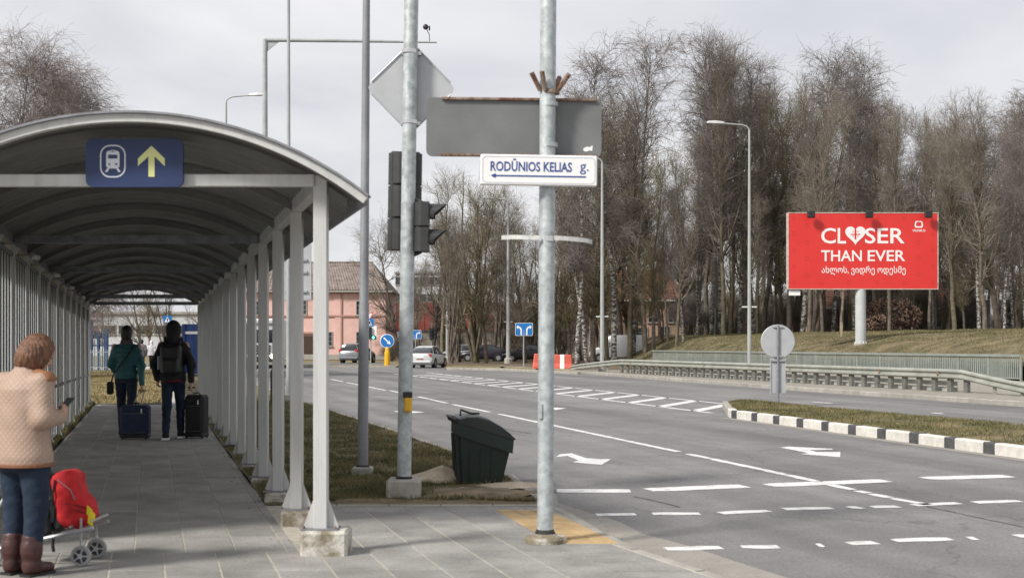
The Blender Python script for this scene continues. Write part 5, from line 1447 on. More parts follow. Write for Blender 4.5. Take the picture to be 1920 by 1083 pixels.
def tree_proto(seed, kind):
    """a bare tree about 20 m tall: trunk mesh and crown mesh"""
    global nrng
    nrng = np.random.default_rng(seed); H = 20.0
    if kind == 'birch':
        p, r = branches(np.zeros((1, 3)), np.array([[.02, .02, 1.]]), np.array([H * .97]), np.array([.20]), 18, .035, .03, .07)
        lim = (36, .32, .98, .60); l1 = (3.6, .5); up1, up2, up3 = .035, -.01, -.10; nn = (9, 4, 2); ln = (1.5, .95, .75)
    elif kind == 'weeping':
        p, r = branches(np.zeros((1, 3)), np.array([[.02, .02, 1.]]), np.array([H * .93]), np.array([.24]), 18, .04, .03, .07)
        lim = (42, .16, .97, .75); l1 = (5.4, .35); up1, up2, up3 = .05, -.05, -.20; nn = (11, 7, 4); ln = (1.9, 1.5, 1.25)
    elif kind == 'upright':
        p, r = branches(np.zeros((1, 3)), np.array([[.02, .0, 1.]]), np.array([H * .94]), np.array([.23]), 18, .05, .03, .08)
        lim = (38, .17, .97, .55); l1 = (4.6, .42); up1, up2, up3 = .10, .06, .03; nn = (8, 4, 1); ln = (1.9, 1.05, .75)
    elif kind == 'multi':
        a = nrng.uniform(0, 2 * PI, 5); dirs = np.stack([.30 * np.cos(a), .30 * np.sin(a), np.ones(5)], 1); dirs[0] = (0.02, 0, 1)
        p, r = branches(nrng.normal(0, .14, (5, 3)) * [1, 1, 0], dirs, H * nrng.uniform(.72, .95, 5), nrng.uniform(.16, .26, 5), 18, .045, .03, .08)
        lim = (13, .18, .97, .50); l1 = (3.9, .45); up1, up2, up3 = .11, .07, .04; nn = (8, 4, 1); ln = (1.7, 1.0, .7)
    elif kind == 'spread':
        p, r = branches(np.zeros((1, 3)), np.array([[.05, .0, 1.]]), np.array([H * .86]), np.array([.30]), 16, .08, .02, .07)
        lim = (30, .20, .97, .85); l1 = (7.0, .3); up1, up2, up3 = .07, .03, .0; nn = (9, 4, 2); ln = (2.5, 1.35, .85)
    elif kind == 'bush':
        a = nrng.uniform(0, 2 * PI, 16); k = nrng.uniform(.1, .8, 16); dirs = np.stack([k * np.cos(a), k * np.sin(a), np.ones(16)], 1)
        p, r = branches(nrng.normal(0, .8, (16, 3)) * [1, 1, 0], dirs, H * nrng.uniform(.55, 1.0, 16), np.full(16, .16), 9, .10, .02, .2)
        lim = (8, .15, .97, .6); l1 = (7.5, .3); up1, up2, up3 = .06, .03, .0; nn = (7, 5, 2); ln = (4.0, 2.6, 1.6)
    tr = tube_batch(p, r, 7)
    P, d, R_, t = children(p, r, lim[0], lim[1], lim[2], lim[3], .18)
    L = l1[0] * (1 - (1 - l1[1]) * t) * nrng.uniform(.65, 1.25, len(P)) * np.clip(np.minimum(1, (t - lim[1]) * 5 + .45), .3, 1)
    p1, r1 = branches(P, d, L, np.clip(R_ * .55, .018, .12), 8, .09, up1, .22)
    P, d, R_, t = children(p1, r1, nn[0], .12, 1.0, .72)
    p2, r2 = branches(P, d, ln[0] * nrng.uniform(.5, 1.3, len(P)) * (1.1 - .4 * t), np.clip(R_ * .6, .015, .05), 6, .12, up2, .35)
    P, d, R_, t = children(p2, r2, nn[1], .15, 1.0, .72)
    p3, r3 = branches(P, d, ln[1] * nrng.uniform(.5, 1.3, len(P)), np.full(len(P), .0098 if kind != 'bush' else .022), 5, .14, up3, .6)
    P, d, R_, t = children(p3, r3, nn[2], .1, 1.0, .65)
    p4, r4 = branches(P, d, ln[2] * nrng.uniform(.4, 1.2, len(P)), np.full(len(P), .0066 if kind != 'bush' else .016), 3, .15, up3 * 1.4, .7)
    crown = [tube_batch(p1, r1, 5), tube_batch(p2, r2, 4), tube_batch(p3, r3, 3), tube_batch(p4, r4, 3)]
    return tr, crown

def birch_bark():
    m = bpy.data.materials.new('birch_bark'); m.use_nodes = True; n, l = m.node_tree.nodes, m.node_tree.links; b = n['Principled BSDF']
    t = n.new('ShaderNodeTexCoord'); mp = n.new('ShaderNodeMapping'); mp.inputs['Scale'].default_value = (2.2, 2.2, 5.0); l.new(t.outputs['Object'], mp.inputs['Vector'])
    nz = n.new('ShaderNodeTexNoise'); nz.inputs['Scale'].default_value = 1.6; nz.inputs['Detail'].default_value = 4; l.new(mp.outputs[0], nz.inputs['Vector'])
    rp = n.new('ShaderNodeValToRGB'); e_ = rp.color_ramp.elements; e_[0].position = .45; e_[0].color = (.05, .043, .038, 1); e_[1].position = .60; e_[1].color = (.40, .385, .355, 1)
    l.new(nz.outputs['Fac'], rp.inputs[0]); l.new(rp.outputs[0], b.inputs['Base Color']); b.inputs['Roughness'].default_value = .85
    return m
M_birch = birch_bark()
M_bark = mat('bark_brown', (.075, .062, .048), .95, c2=(.19, .155, .125), scale=2.5, fine=.3, coords='obj', rand=.25)
M_bark_g = mat('bark_olive', (.085, .075, .048), .95, c2=(.18, .16, .105), scale=2.5, fine=.3, coords='obj', rand=.2)
M_twig = mat('twig_brown', (.135, .114, .088), .9, c2=(.25, .215, .175), scale=.4, coords='obj', rand=.22)
M_twig_r = mat('twig_red_brown', (.145, .122, .112), .9, c2=(.265, .23, .215), scale=.4, coords='obj', rand=.15)
M_twig_o = mat('twig_olive', (.135, .115, .066), .9, c2=(.25, .215, .135), scale=.4, coords='obj', rand=.2)
PROTO = {}
for key, seed, kind, mt, mc in (('birch1', 101, 'birch', M_birch, M_twig_r), ('birch2', 102, 'birch', M_birch, M_twig_r), ('weep1', 103, 'weeping', M_birch, mat('twig_pale', (.23, .19, .175), .9, c2=(.37, .32, .30), scale=.4, coords='obj', rand=.12)),
                                ('up1', 104, 'upright', M_bark, M_twig), ('up2', 105, 'upright', M_bark, M_twig_o), ('up3', 106, 'upright', M_bark_g, M_twig),
                                ('multi1', 107, 'multi', M_bark_g, M_twig_o), ('multi2', 108, 'multi', M_bark, M_twig), ('spread1', 109, 'spread', M_bark, M_twig), ('bush1', 110, 'bush', M_bark, M_twig), ('bush2', 111, 'bush', M_bark_g, M_twig_r)):
    tr, cr = tree_proto(seed, kind)
    PROTO[key] = (mesh_from('trunk', [tr], mt), mesh_from('crown', cr, mc))
def plant(key, px, D, top, name, label, group, rz=None, zb=None, sx=1.0, cat='tree'):
    X = gx(px, D); z = far_z(X, D) if zb is None else zb
    h = gz(top, D) - z; s_ = h / 20.0
    t = thing(name, label, cat, (X, D, z - .05), rnd.uniform(0, 6.28) if rz is None else rz, group); t.scale = (s_ * sx, s_ * sx, s_)
    for nm, me in zip(('trunk', 'crown'), PROTO[key]): link(nm, me, None, t)
    return t
OUT = [(700, 470), (760, 420), (800, 345), (860, 305), (900, 300), (960, 330), (1040, 300), (1100, 210), (1150, 150), (1185, 92), (1215, 160), (1245, 250), (1280, 270), (1310, 170), (1345, 88),
       (1420, 92), (1460, 150), (1500, 105), (1545, 140), (1600, 118), (1640, 180), (1700, 185), (1750, 168), (1790, 205), (1840, 175), (1900, 180), (1960, 170)]
def outline(px): return float(np.interp(px, [p[0] for p in OUT], [p[1] for p in OUT]))
G1 = 'bare trees of the roadside wood'
LB = 'bare birch with a white trunk in the wood behind the guard rail'
LM = 'bare many-stemmed tree at the left end of the wood near parked cars'
def wood_label(px):
    if px < 1290: return 'tall bare brown tree in the wood before the apricot house'
    if px < 1475: return 'tall bare brown tree in the wood above the parapet left of the billboard'
    if px < 1760: return 'tall bare brown tree in the wood right behind the billboard'
    return 'tall bare brown tree in the wood on the mound right of the billboard'
# trees that can be told apart
plant('multi1', 892, 103, 296, 'willow_tree', 'bare many-stemmed willow beside the plum sedan', G1, 1.0)
plant('spread1', 748, 116, 395, 'maple_tree', 'bare spreading tree beside the pink house gable', G1, 2.0)
plant('spread1', 812, 121, 380, 'maple_tree', 'bare spreading tree behind the white hatchback and far signal', G1, 4.0)
plant('birch1', 1082, 94, 190, 'birch_tree', 'bare white-barked birch right beside the red barriers', G1, .4)
plant('birch2', 1100, 95, 215, 'birch_tree', 'bare white-barked birch next to the white van bonnet', G1, 2.2)
plant('birch2', 1152, 97, 100, 'birch_tree', 'tall bare birch in front of the white van', G1, 3.2)
plant('birch1', 1186, 108, 84, 'birch_tree', 'very tall bare birch rising above its neighbours behind the van', G1, 1.2)
plant('birch1', 1352, 110, 78, 'birch_tree', 'very tall bare birch behind the street lamp by the parapet', G1, 5.2)
plant('birch2', 1412, 114, 84, 'birch_tree', 'tall bare birch just right of the street lamp by the parapet', G1, .9)
plant('birch2', 1505, 112, 98, 'birch_tree', 'tall bare birch behind the left edge of the billboard', G1, 4.1)
plant('birch1', 1602, 116, 110, 'birch_tree', 'tall bare birch behind the middle of the billboard', G1, 2.5)
plant('birch2', 1836, 101, 228, 'birch_tree', 'bare white-limbed birch right of the billboard', G1, .2)
plant('spread1', 1873, 104, 190, 'oak_tree', 'stout bare tree forking low on the mound right of the billboard', G1, 1.6)
plant('up3', 1790, 102, 205, 'ash_tree', 'dark slender bare tree just right of the billboard edge', G1, 1.6)
kinds = ['up1', 'up2', 'up3', 'up1', 'birch2', 'up3', 'birch1', 'up2', 'multi2', 'up1']
px = 770.0; i = 0
while px < 1990:
    D = 98 + rnd.random() * 34; key = kinds[(i * 7 + int(px)) % len(kinds)]
    if px < 1060: key = rnd.choice(['multi1', 'multi2', 'up3', 'up2', 'up1', 'up1', 'spread1'])
    if 1115 < px < 1290: D = 96 + rnd.random() * 24
    top = outline(px) + rnd.uniform(4, 95)
    if 1225 < px < 1300: top = max(top, 250 + rnd.uniform(0, 60))
    b = key.startswith('birch')
    sxk = rnd.uniform(.72, 1.1)
    plant(key, px, D, top, 'birch_tree' if b else 'woodland_tree', LB if b else (LM if px < 1060 else wood_label(px)), G1 if not b else 'birches in the wood', sx=sxk)
    px += rnd.uniform(11, 19) if 1110 < px < 1290 else rnd.uniform(10, 19) if px > 1060 else rnd.uniform(13, 23); i += 1
px = 1110.0                                                # second, farther row
while px < 1980:
    D = 134 + rnd.random() * 24; key = rnd.choice(['up1', 'up2', 'up3'])
    plant(key, px, D, outline(px) + rnd.uniform(35, 150), 'woodland_tree', wood_label(px).replace('tall bare brown', 'slim bare brown'), G1); px += rnd.uniform(36, 60)
px = 1096.0                                                # slender young growth between the big trees
while px < 1980:
    plant(rnd.choice(['up1', 'up2', 'up3', 'birch1']), px, 99 + rnd.random() * 40, rnd.uniform(330, 500), 'young_tree', 'slender young bare tree between the big trunks of the wood', 'young trees in the wood', sx=rnd.uniform(.9, 1.35)); px += rnd.uniform(20, 38)
# undergrowth
px = 1290.0
while px < 1960:
    D = 112 + rnd.random() * 22; top = rnd.uniform(520, 585)
    plant(rnd.choice(['bush1', 'bush2']), px, D, top, 'bare_shrub', 'low bare shrub among the trunks of the wood', 'shrubs under the trees', cat='shrub'); px += rnd.uniform(26, 52)
for px, D, top in ((735, 112, 628), (760, 118, 618), (845, 122, 600), (960, 120, 560), (1015, 118, 560), (1045, 116, 540)):
    plant('bush1', px, D, top, 'bare_shrub', 'low bare shrub beside the parked cars', 'shrubs by the parked cars', cat='shrub')
px = 1270.0                                                # scrub closing the view at the back of the wood
while px < 1990:
    plant(rnd.choice(['bush1', 'bush2']), px, 205 + rnd.random() * 20, rnd.uniform(528, 575), 'bare_thicket', 'hazy bare thicket far behind the trunks of the wood', 'thickets behind the wood', cat='shrub', sx=2.2); px += rnd.uniform(22, 36)
# left of the shelter and beyond its far end
for k, (px, D, top, key) in enumerate(((18, 58, 84, 'weep1'), (100, 60, 128, 'weep1'), (-70, 56, 150, 'weep1'), (152, 66, 205, 'weep1'))):
    plant(key, px, D, top, 'birch_tree', 'dense bare weeping birch showing above the left of the shelter roof', 'birches left of the shelter', zb=.02, rz=1.3 * k)
for k in range(16):                                        # far row of bare trees across the field to the left
    X_ = -30 - 9 * k + rnd.uniform(-3, 3); D_ = 128 + rnd.uniform(-8, 14)
    plant(['spread1', 'up2', 'multi2'][k % 3], CX + X_ / D_ * FPX, D_, gz(0, 1) and 645 - (rnd.uniform(9, 15) - 1.55) / D_ * FPX, 'field_tree', 'bare tree in the far row across the field left of the shelter', 'trees across the field', zb=-.1)
plant('spread1', 199, 112, 520, 'lime_tree', 'bare tree behind the blue climbing frame', None, 1.0, .03)
plant('spread1', 268, 100, 480, 'lime_tree', 'bare tree behind the woman in the teal jacket', None, 2.6, .03)
plant('multi2', 312, 118, 500, 'lime_tree', 'bare tree behind the hooded man', None, 2.6, .03)
# brown-leaved hedge below the billboard
def leaf_bush(name, label, px, D, w, h, seed, m, n=2600):
    g_ = np.random.default_rng(seed); X = gx(px, D); z = far_z(X, D); t = thing(name, label, 'hedge', (X, D, z))
    P = g_.normal(0, 1, (n, 3)); P /= np.linalg.norm(P, axis=1, keepdims=True); P *= g_.uniform(.35, 1, (n, 1)) ** .5 * [w / 2, .9, h / 2]; P[:, 2] += h * .5
    P += np.sin(P[:, :1] * 3 + seed) * [0, 0, .12]; s_ = .07
    u = g_.normal(0, s_, (n, 3)); v = g_.normal(0, s_, (n, 3)); V = np.stack([P - u, P + v, P + u, P - v], 1).reshape(-1, 3); F = np.arange(4 * n).reshape(-1, 4)
    o = link('foliage', mesh_from('foliage', [(V, F)], m), None, t); tag(o, kind='stuff')
    mb = MB()
    for k in range(9):
        a = g_.uniform(-w * .4, w * .4); mb = MB().tube([(a, 0, -.1), (a * 1.05, .1, h * .4), (a * 1.15, .05, h * .8)], [.03, .02, .008], 5); mb.build('stem', M_bark, t)
M_brownleaf = mat('dry_brown_leaf', (.085, .052, .036), .9, c2=(.16, .108, .078), scale=3, fine=.3)
leaf_bush('beech_hedge', 'brown-leaved hedge below the right half of the billboard', 1668, 104, 5.5, 2.9, 4, M_brownleaf)
leaf_bush('beech_hedge', 'brown-leaved bush just right of the billboard post', 1640, 96, 1.8, 1.3, 6, M_brownleaf, 900)

# ================================================================== PEOPLE AND LUGGAGE
class SDF:
    """smooth union of rounded shapes, meshed with surface nets"""
    def __init__(s): s.p = []
    def _add(s, f, lo, hi, k, op): s.p.append((f, np.array(lo, float), np.array(hi, float), k, op)); return s
    def cone(s, a, b, ra, rb, k=.02, op='u'):
        a, b = np.array(a, float), np.array(b, float); ab = b - a; L2 = ab @ ab + 1e-12
        def f(P):
            t = np.clip(((P - a) @ ab) / L2, 0, 1); return np.linalg.norm(P - (a + t[..., None] * ab), axis=-1) - (ra + (rb - ra) * t)
        m = max(ra, rb); return s._add(f, np.minimum(a, b) - m, np.maximum(a, b) + m, k, op)
    def chain(s, pts, rs, k=.02):
        for i in range(len(pts) - 1): s.cone(pts[i], pts[i + 1], rs[i], rs[i + 1], k)
        return s
    def ell(s, c, r, k=.02, op='u', rot=None):
        c, r = np.array(c, float), np.array(r, float); Mx = np.array(rot.to_3x3()) if rot else np.eye(3)
        def f(P):
            q = (P - c) @ Mx; return (np.linalg.norm(q / r, axis=-1) - 1) * r.min()
        m = r.max() if rot else r; return s._add(f, c - m, c + m, k, op)
    def stack(s, prof, k=.02, op='u'):
        """prof: (z, rx, ry, cx, cy) elliptical cross-sections"""
        z = np.array([p[0] for p in prof]); A = np.array([p[1:] for p in prof], float)
        def f(P):
            h = P[..., 2]; rx, ry, cx_, cy_ = [np.interp(h, z, A[:, i]) for i in range(4)]
            d = (np.sqrt(((P[..., 0] - cx_) / rx) ** 2 + ((P[..., 1] - cy_) / ry) ** 2) - 1) * np.minimum(rx, ry)
            return np.maximum(d, np.maximum(z[0] - h, h - z[-1]))
        lo = [(A[:, 2] - A[:, 0]).min(), (A[:, 3] - A[:, 1]).min(), z[0]]; hi = [(A[:, 2] + A[:, 0]).max(), (A[:, 3] + A[:, 1]).max(), z[-1]]
        return s._add(f, lo, hi, k, op)
    def box(s, c, d, r, k=.02, op='u', rot=None):
        c, h = np.array(c, float), np.array(d, float) / 2 - r; Mx = np.array(rot.to_3x3()) if rot else np.eye(3)
        def f(P):
            q = np.abs((P - c) @ Mx) - h; return np.linalg.norm(np.maximum(q, 0), axis=-1) + np.minimum(q.max(-1), 0) - r
        m = np.linalg.norm(d) / 2 if rot else np.array(d) / 2; return s._add(f, c - m, c + m, k, op)
    def mesh(s, name, res, noise=0.0, nscale=12.0, strand=None):
        pad = .05; un = [p for p in s.p if p[4] == 'u']
        lo = np.min([p[1] for p in un], 0) - 3 * res; hi = np.max([p[2] for p in un], 0) + 3 * res
        n = np.ceil((hi - lo) / res).astype(int) + 1; V = np.full(n, 1.0)
        ax = [lo[i] + res * np.arange(n[i]) for i in range(3)]
        for f, a, b, k, op in s.p:
            i0 = np.clip(np.floor((a - pad - lo) / res).astype(int), 0, n - 1); i1 = np.clip(np.ceil((b + pad - lo) / res).astype(int) + 1, 1, n)
            sl = tuple(slice(i0[j], i1[j]) for j in range(3))
            if any(x.start >= x.stop for x in sl): continue
            G = np.stack(np.meshgrid(*[ax[j][sl[j]] for j in range(3)], indexing='ij'), -1); d = f(G); v = V[sl]
            if op == 'u':
                h = np.maximum(k - np.abs(v - d), 0) / k; V[sl] = np.minimum(v, d) - h * h * k * .25
            else:
                h = np.maximum(k - np.abs(v + d), 0) / k; V[sl] = np.maximum(v, -d) + h * h * k * .25
        if noise:
            X, Y, Z = np.meshgrid(*ax, indexing='ij')
            V += noise * (np.sin(X * nscale * 1.3 + 2 * np.sin(Z * nscale * .7)) * np.sin(Y * nscale + Z * nscale * 1.7) + .6 * np.sin(Z * nscale * 3.1 + 3 * np.sin(X * nscale)))
        if strand is not None:                                 # locks of hair: ridges running down from the crown
            X, Y, Z = np.meshgrid(*ax, indexing='ij'); th = np.arctan2(X - strand[0], Y - strand[1])
            V += strand[2] * (np.sin(th * 23 + 3 * np.sin(Z * 22) + 1.5 * np.sin(th * 5)) + .6 * np.sin(th * 51 + 2 * np.sin(Z * 31)))
        ins = V < 0
        cs = [(i, j, k_) for i in (0, 1) for j in (0, 1) for k_ in (0, 1)]
        m = n - 1
        def cor(A, c): return A[c[0]:c[0] + m[0], c[1]:c[1] + m[1], c[2]:c[2] + m[2]]
        cnt = sum(cor(ins, c).astype(np.int8) for c in cs); act = (cnt > 0) & (cnt < 8); I = np.argwhere(act)
        acc = np.zeros((len(I), 3)); num = np.zeros(len(I))
        cv = {c: V[I[:, 0] + c[0], I[:, 1] + c[1], I[:, 2] + c[2]] for c in cs}
        for c in cs:
            for x in range(3):
                if c[x] == 0:
                    d = list(c); d[x] = 1; d = tuple(d); va, vb = cv[c], cv[d]; x_ = (va < 0) != (vb < 0)
                    t = np.where(x_, va / np.where(x_, va - vb, 1), 0); p = np.tile(np.array(c, float), (len(I), 1)); p[:, x] += t
                    acc += np.where(x_[:, None], p, 0); num += x_
        P = lo + res * (I + acc / num[:, None]); ids = np.full(m, -1); ids[tuple(I.T)] = np.arange(len(I)); F = []
        for x in range(3):
            y, z = (x + 1) % 3, (x + 2) % 3; a = [slice(None)] * 3; b = [slice(None)] * 3
            a[x] = slice(0, n[x] - 1); b[x] = slice(1, n[x]); E = ins[tuple(a)] != ins[tuple(b)]; Q = np.argwhere(E)
            Q = Q[(Q[:, y] > 0) & (Q[:, z] > 0) & (Q[:, y] < m[y]) & (Q[:, z] < m[z])]
            fl_ = ins[tuple(a)][tuple(Q.T)]
            def idq(dy, dz): q = Q.copy(); q[:, y] -= dy; q[:, z] -= dz; return ids[tuple(q.T)]
            q4 = np.stack([idq(1, 1), idq(0, 1), idq(0, 0), idq(1, 0)], 1); q4[~fl_] = q4[~fl_][:, ::-1]; F.append(q4)
        F = np.concatenate(F); F = F[(F >= 0).all(1)]
        me = bpy.data.meshes.new(name); nf = len(F); me.vertices.add(len(P)); me.vertices.foreach_set('co', P.ravel()); me.loops.add(4 * nf)
        me.loops.foreach_set('vertex_index', F.ravel().astype(np.int32)); me.polygons.add(nf); me.polygons.foreach_set('loop_start', np.arange(0, 4 * nf, 4))
        me.polygons.foreach_set('loop_total', np.full(nf, 4)); me.polygons.foreach_set('use_smooth', np.ones(nf, bool)); me.update(); me.validate()
        return me
    def build(s, name, m, parent, res, noise=0.0, nscale=12.0, strand=None): return link(name, s.mesh(name, res, noise, nscale, strand), m, parent)

M_skin = mat('skin', (.50, .29, .21), .6, var=.06, scale=20, coords='obj')
M_jeans = mat('dark_jeans', (.005, .013, .030), .9, c2=(.012, .026, .052), scale=9, fine=.2, coords='obj', bump=.2)
M_jeans2 = mat('blue_jeans', (.012, .018, .036), .9, c2=(.024, .036, .065), scale=8, fine=.2, coords='obj', bump=.2)
M_blackcloth = mat('black_cloth', (.008, .008, .010), .85, c2=(.020, .020, .024), scale=8, coords='obj', bump=.2)
def hand(s, w, d, side, up=(0, 0, 1), r=.0095, curl=.5):
    """palm and five fingers at wrist w pointing along d; side: direction of the thumb; fingers curl towards up"""
    w, d, sd, u = [Vector(x).normalized() if i else Vector(x) for i, x in enumerate((w, d, side, up))]
    s.box(w + d * .055, (.075, .09, .03), .014, .012, 'u', Matrix((sd, d, u)).transposed())
    for k, L in enumerate((.068, .078, .074, .058)):
        b = w + d * .095 + sd * (.028 - .0185 * k); e1 = b + (d * (1 - curl * .4) + u * curl * .7).normalized() * L * .5; e2 = e1 + (d * (1 - curl * 1.3) + u * curl * 1.5).normalized() * L * .5
        s.chain([b - d * .02, b, e1, e2], [r, r, r * .92, r * .8], .006)
    b = w + d * .03 + sd * .034; s.chain([b, b + (sd * .7 + d * .6 + u * .3).normalized() * .035, b + (sd * .35 + d * .9 + u * .6).normalized() * .066], [r * 1.15, r * 1.1, r * .9], .008)
def head(s, c, fwd, r=1.0):
    """skull with brow, nose, chin and ears; c = centre, fwd = where the face points"""
    c, f = Vector(c), Vector(fwd).normalized(); rt = f.cross(Vector((0, 0, 1))).normalized(); u = rt.cross(f)
    rot = Matrix((rt, f, u)).transposed()
    s.ell(c + u * .015, (.074 * r, .093 * r, .105 * r), .03, 'u', rot); s.ell(c + f * .045 * r - u * .06 * r, (.05 * r, .05 * r, .06 * r), .03, 'u', rot)
    s.cone(c + f * .088 * r + u * .01, c + f * .105 * r - u * .018 * r, .009, .014, .012)
    s.ell(c + f * .082 * r - u * .052 * r, (.022, .012, .009), .008, 'u', rot)
    for q in (-1, 1):
        s.ell(c + rt * q * .076 * r - u * .008, (.012, .022, .032), .008, 'u', rot); s.ell(c + f * .092 * r + rt * q * .032 * r + u * .012, (.014, .008, .009), .006, 's', rot)
def face_parts(parent, c, fwd, r=1.0):
    c, f = Vector(c), Vector(fwd).normalized(); rt = f.cross(Vector((0, 0, 1))).normalized(); u = rt.cross(f)
    for q in (-1, 1): MB().lathe(c + f * .078 * r + rt * q * .032 * r + u * .012, [(.002, -.008), (.009, -.004), (.009, .004), (.002, .008)], 8, 'z').build('eye', M_blackcloth, parent)

# ---- woman in the quilted jacket, reading her phone
def quilt():
    m = bpy.data.materials.new('quilted_beige'); m.use_nodes = True; n, l = m.node_tree.nodes, m.node_tree.links; b = n['Principled BSDF']
    t = n.new('ShaderNodeTexCoord'); sp_ = n.new('ShaderNodeSeparateXYZ'); l.new(t.outputs['Object'], sp_.inputs[0])
    def mth(op, a, bb=None, v=None):
        q = n.new('ShaderNodeMath'); q.operation = op; l.new(a, q.inputs[0])
        if bb is not None: l.new(bb, q.inputs[1])
        if v is not None: q.inputs[1].default_value = v
        return q.outputs[0]
    nzq = n.new('ShaderNodeTexNoise'); nzq.inputs['Scale'].default_value = 5; nzq.inputs['Detail'].default_value = 3; l.new(t.outputs['Object'], nzq.inputs['Vector'])
    yx = mth('ADD', mth('ADD', mth('MULTIPLY', sp_.outputs[0], v=.9), mth('MULTIPLY', sp_.outputs[1], v=.75)), mth('MULTIPLY', nzq.outputs['Fac'], v=.06))
    d1 = mth('ABSOLUTE', mth('SINE', mth('MULTIPLY', mth('ADD', yx, sp_.outputs[2]), v=74)))
    d2 = mth('ABSOLUTE', mth('SINE', mth('MULTIPLY', mth('SUBTRACT', yx, sp_.outputs[2]), v=74)))
    h = mth('POWER', mth('MINIMUM', d1, d2), v=.5)
    bp = n.new('ShaderNodeBump'); bp.inputs['Strength'].default_value = .32; bp.inputs['Distance'].default_value = .008; l.new(h, bp.inputs['Height']); l.new(bp.outputs[0], b.inputs['Normal'])
    rp = n.new('ShaderNodeValToRGB'); e_ = rp.color_ramp.elements; e_[0].color = (.27, .18, .135, 1); e_[1].color = (.36, .255, .195, 1); e_[1].position = .45; l.new(h, rp.inputs[0]); l.new(rp.outputs[0], b.inputs['Base Color'])
    b.inputs['Roughness'].default_value = .6; return m
wm = thing('person', 'woman in beige quilted jacket and jeans looking down at her phone', 'person', (gx(45, 8.62), 8.62, 0), R(-26))
HC_, HF = Vector((.045, .085, 1.487)), Vector((.42, .72, -.52))
b = SDF(); head(b, HC_, HF, .98)
b.cone((0, .03, 1.34), (.035, .07, 1.43), .052, .05, .03)
b.stack([(.78, .15, .11, 0, 0), (1.0, .14, .10, 0, 0), (1.25, .16, .10, 0, 0), (1.34, .12, .08, 0, .01), (1.38, .06, .06, 0, .03)], .03)
RS, RE, RW = (.17, .0, 1.29), (.212, -.035, 1.06), (.185, .150, 1.06); LS, LE, LW = (-.17, .0, 1.29), (-.205, .0, 1.05), (-.07, .22, 1.05)
b.chain([RS, RE, RW], [.05, .04, .028]).chain([LS, LE, LW], [.05, .04, .028])
hand(b, RW, (-.42, .80, .30), (.1, .1, 1), (-.85, -.45, .1)); hand(b, LW, (.55, .8, .2), (0, .2, 1), (.8, -.4, .1))
for q in (-1, 1): b.chain([(q * .09, 0, .80), (q * .088, .01, .45), (q * .085, -.01, .10)], [.085, .055, .04]); b.cone((q * .085, -.02, .05), (q * .09, .10, .04), .035, .03, .02)
body = b.build('body', M_skin, wm, .0075); face_parts(wm, HC_, HF, .98)
j = SDF().stack([(.735, .208, .172, 0, .0), (.80, .208, .170, 0, -.005), (.98, .182, .148, 0, -.005), (1.12, .185, .145, 0, -.005), (1.25, .185, .135, 0, -.005), (1.32, .150, .110, 0, .0), (1.38, .095, .085, 0, .025), (1.42, .078, .075, 0, .04)], .05)
j.chain([RS, RE, (.188, .12, 1.06)], [.076, .062, .052], .05).chain([LS, LE, (-.09, .22, 1.05)], [.076, .062, .052], .05)
j.cone((0, .05, 1.40), (0, .10, 1.50), .058, .05, .004, 's')
o = j.build('quilted_jacket', quilt(), wm, .009, .0032, 11)
MB().loft([[(1.02 * rx * math.cos(2 * PI * k / 28), 1.02 * ry * math.sin(2 * PI * k / 28) - .003, z) for k in range(28)] for rx, ry, z in ((.208, .172, .732), (.212, .175, .737), (.212, .175, .752), (.209, .173, .756))]).build('hem', mat('jacket_trim', (.20, .085, .04), .7, var=.1), o)
M_suede = mat('tan_suede', (.21, .092, .040), .8, c2=(.29, .13, .06), scale=10, coords='obj')
s_ = SDF().cone((.120, .012, 1.325), (.178, .012, 1.297), .060, .080, .03).box((.14, -.02, 1.225), (.5, .5, .16), .01, .01, 's').box((.1, -.135, 1.32), (.5, .2, .4), .01, .01, 's')
s_.build('shoulder_patch', M_suede, wm, .009)
s_ = SDF().stack([(1.375, .094, .084, 0, .024), (1.395, .086, .078, 0, .03), (1.415, .084, .076, 0, .036)], .02).cone((0, .03, 1.38), (0, .08, 1.5), .066, .066, .01, 's')
s_.build('collar', M_suede, wm, .008)
s_ = SDF().stack([(1.36, .08, .075, .005, .02), (1.41, .074, .07, .012, .03), (1.435, .066, .064, .018, .04)], .02)
s_.build('scarf', mat('pale_scarf', (.42, .45, .45), .8, c2=(.20, .30, .30), scale=30, coords='obj'), wm, .008)
tr = SDF()
tr.stack([(.70, .165, .13, 0, 0), (.84, .175, .14, 0, 0)], .03)
for q in (-1, 1): tr.chain([(q * .092, 0, .78), (q * .096, .02, .47), (q * .09, -.012, .21)], [.106, .080, .062], .03)
tr.build('jeans', M_jeans, wm, .011, .0022, 26)
M_boot = mat('maroon_leather', (.040, .013, .013), .45, c2=(.068, .024, .022), scale=12, coords='obj', bump=.2)
for q in (-1, 1):
    bt = SDF().chain([(q * .088, -.012, .25), (q * .088, -.018, .10)], [.066, .058]).cone((q * .088, -.03, .055), (q * .095, .13, .040), .05, .036, .04).cone((q * .088, -.02, .19), (q * .088, -.02, .165), .070, .070, .02)
    bt.box((q * .09, .04, -.03), (.3, .5, .06), .002, .004, 's'); o = bt.build('boot', M_boot, wm, .008)
    MB().prism([(q * .09 + x, y) for x, y in ((-.05, -.08), (.05, -.08), (.048, .06), (.036, .16), (-.036, .16), (-.048, .06))], 'z', 0, .018).build('sole', M_black, o)
f_ = HF.normalized(); r_h = f_.cross(Vector((0, 0, 1))).normalized(); u_ = r_h.cross(f_)
rot = Matrix((r_h, f_, u_)).transposed(); h = SDF()
h.ell(HC_ + u_ * .026 - f_ * .020, (.092, .106, .105), .03, 'u', rot); h.ell(HC_ - f_ * .062 - u_ * .030, (.094, .066, .085), .04, 'u', rot)
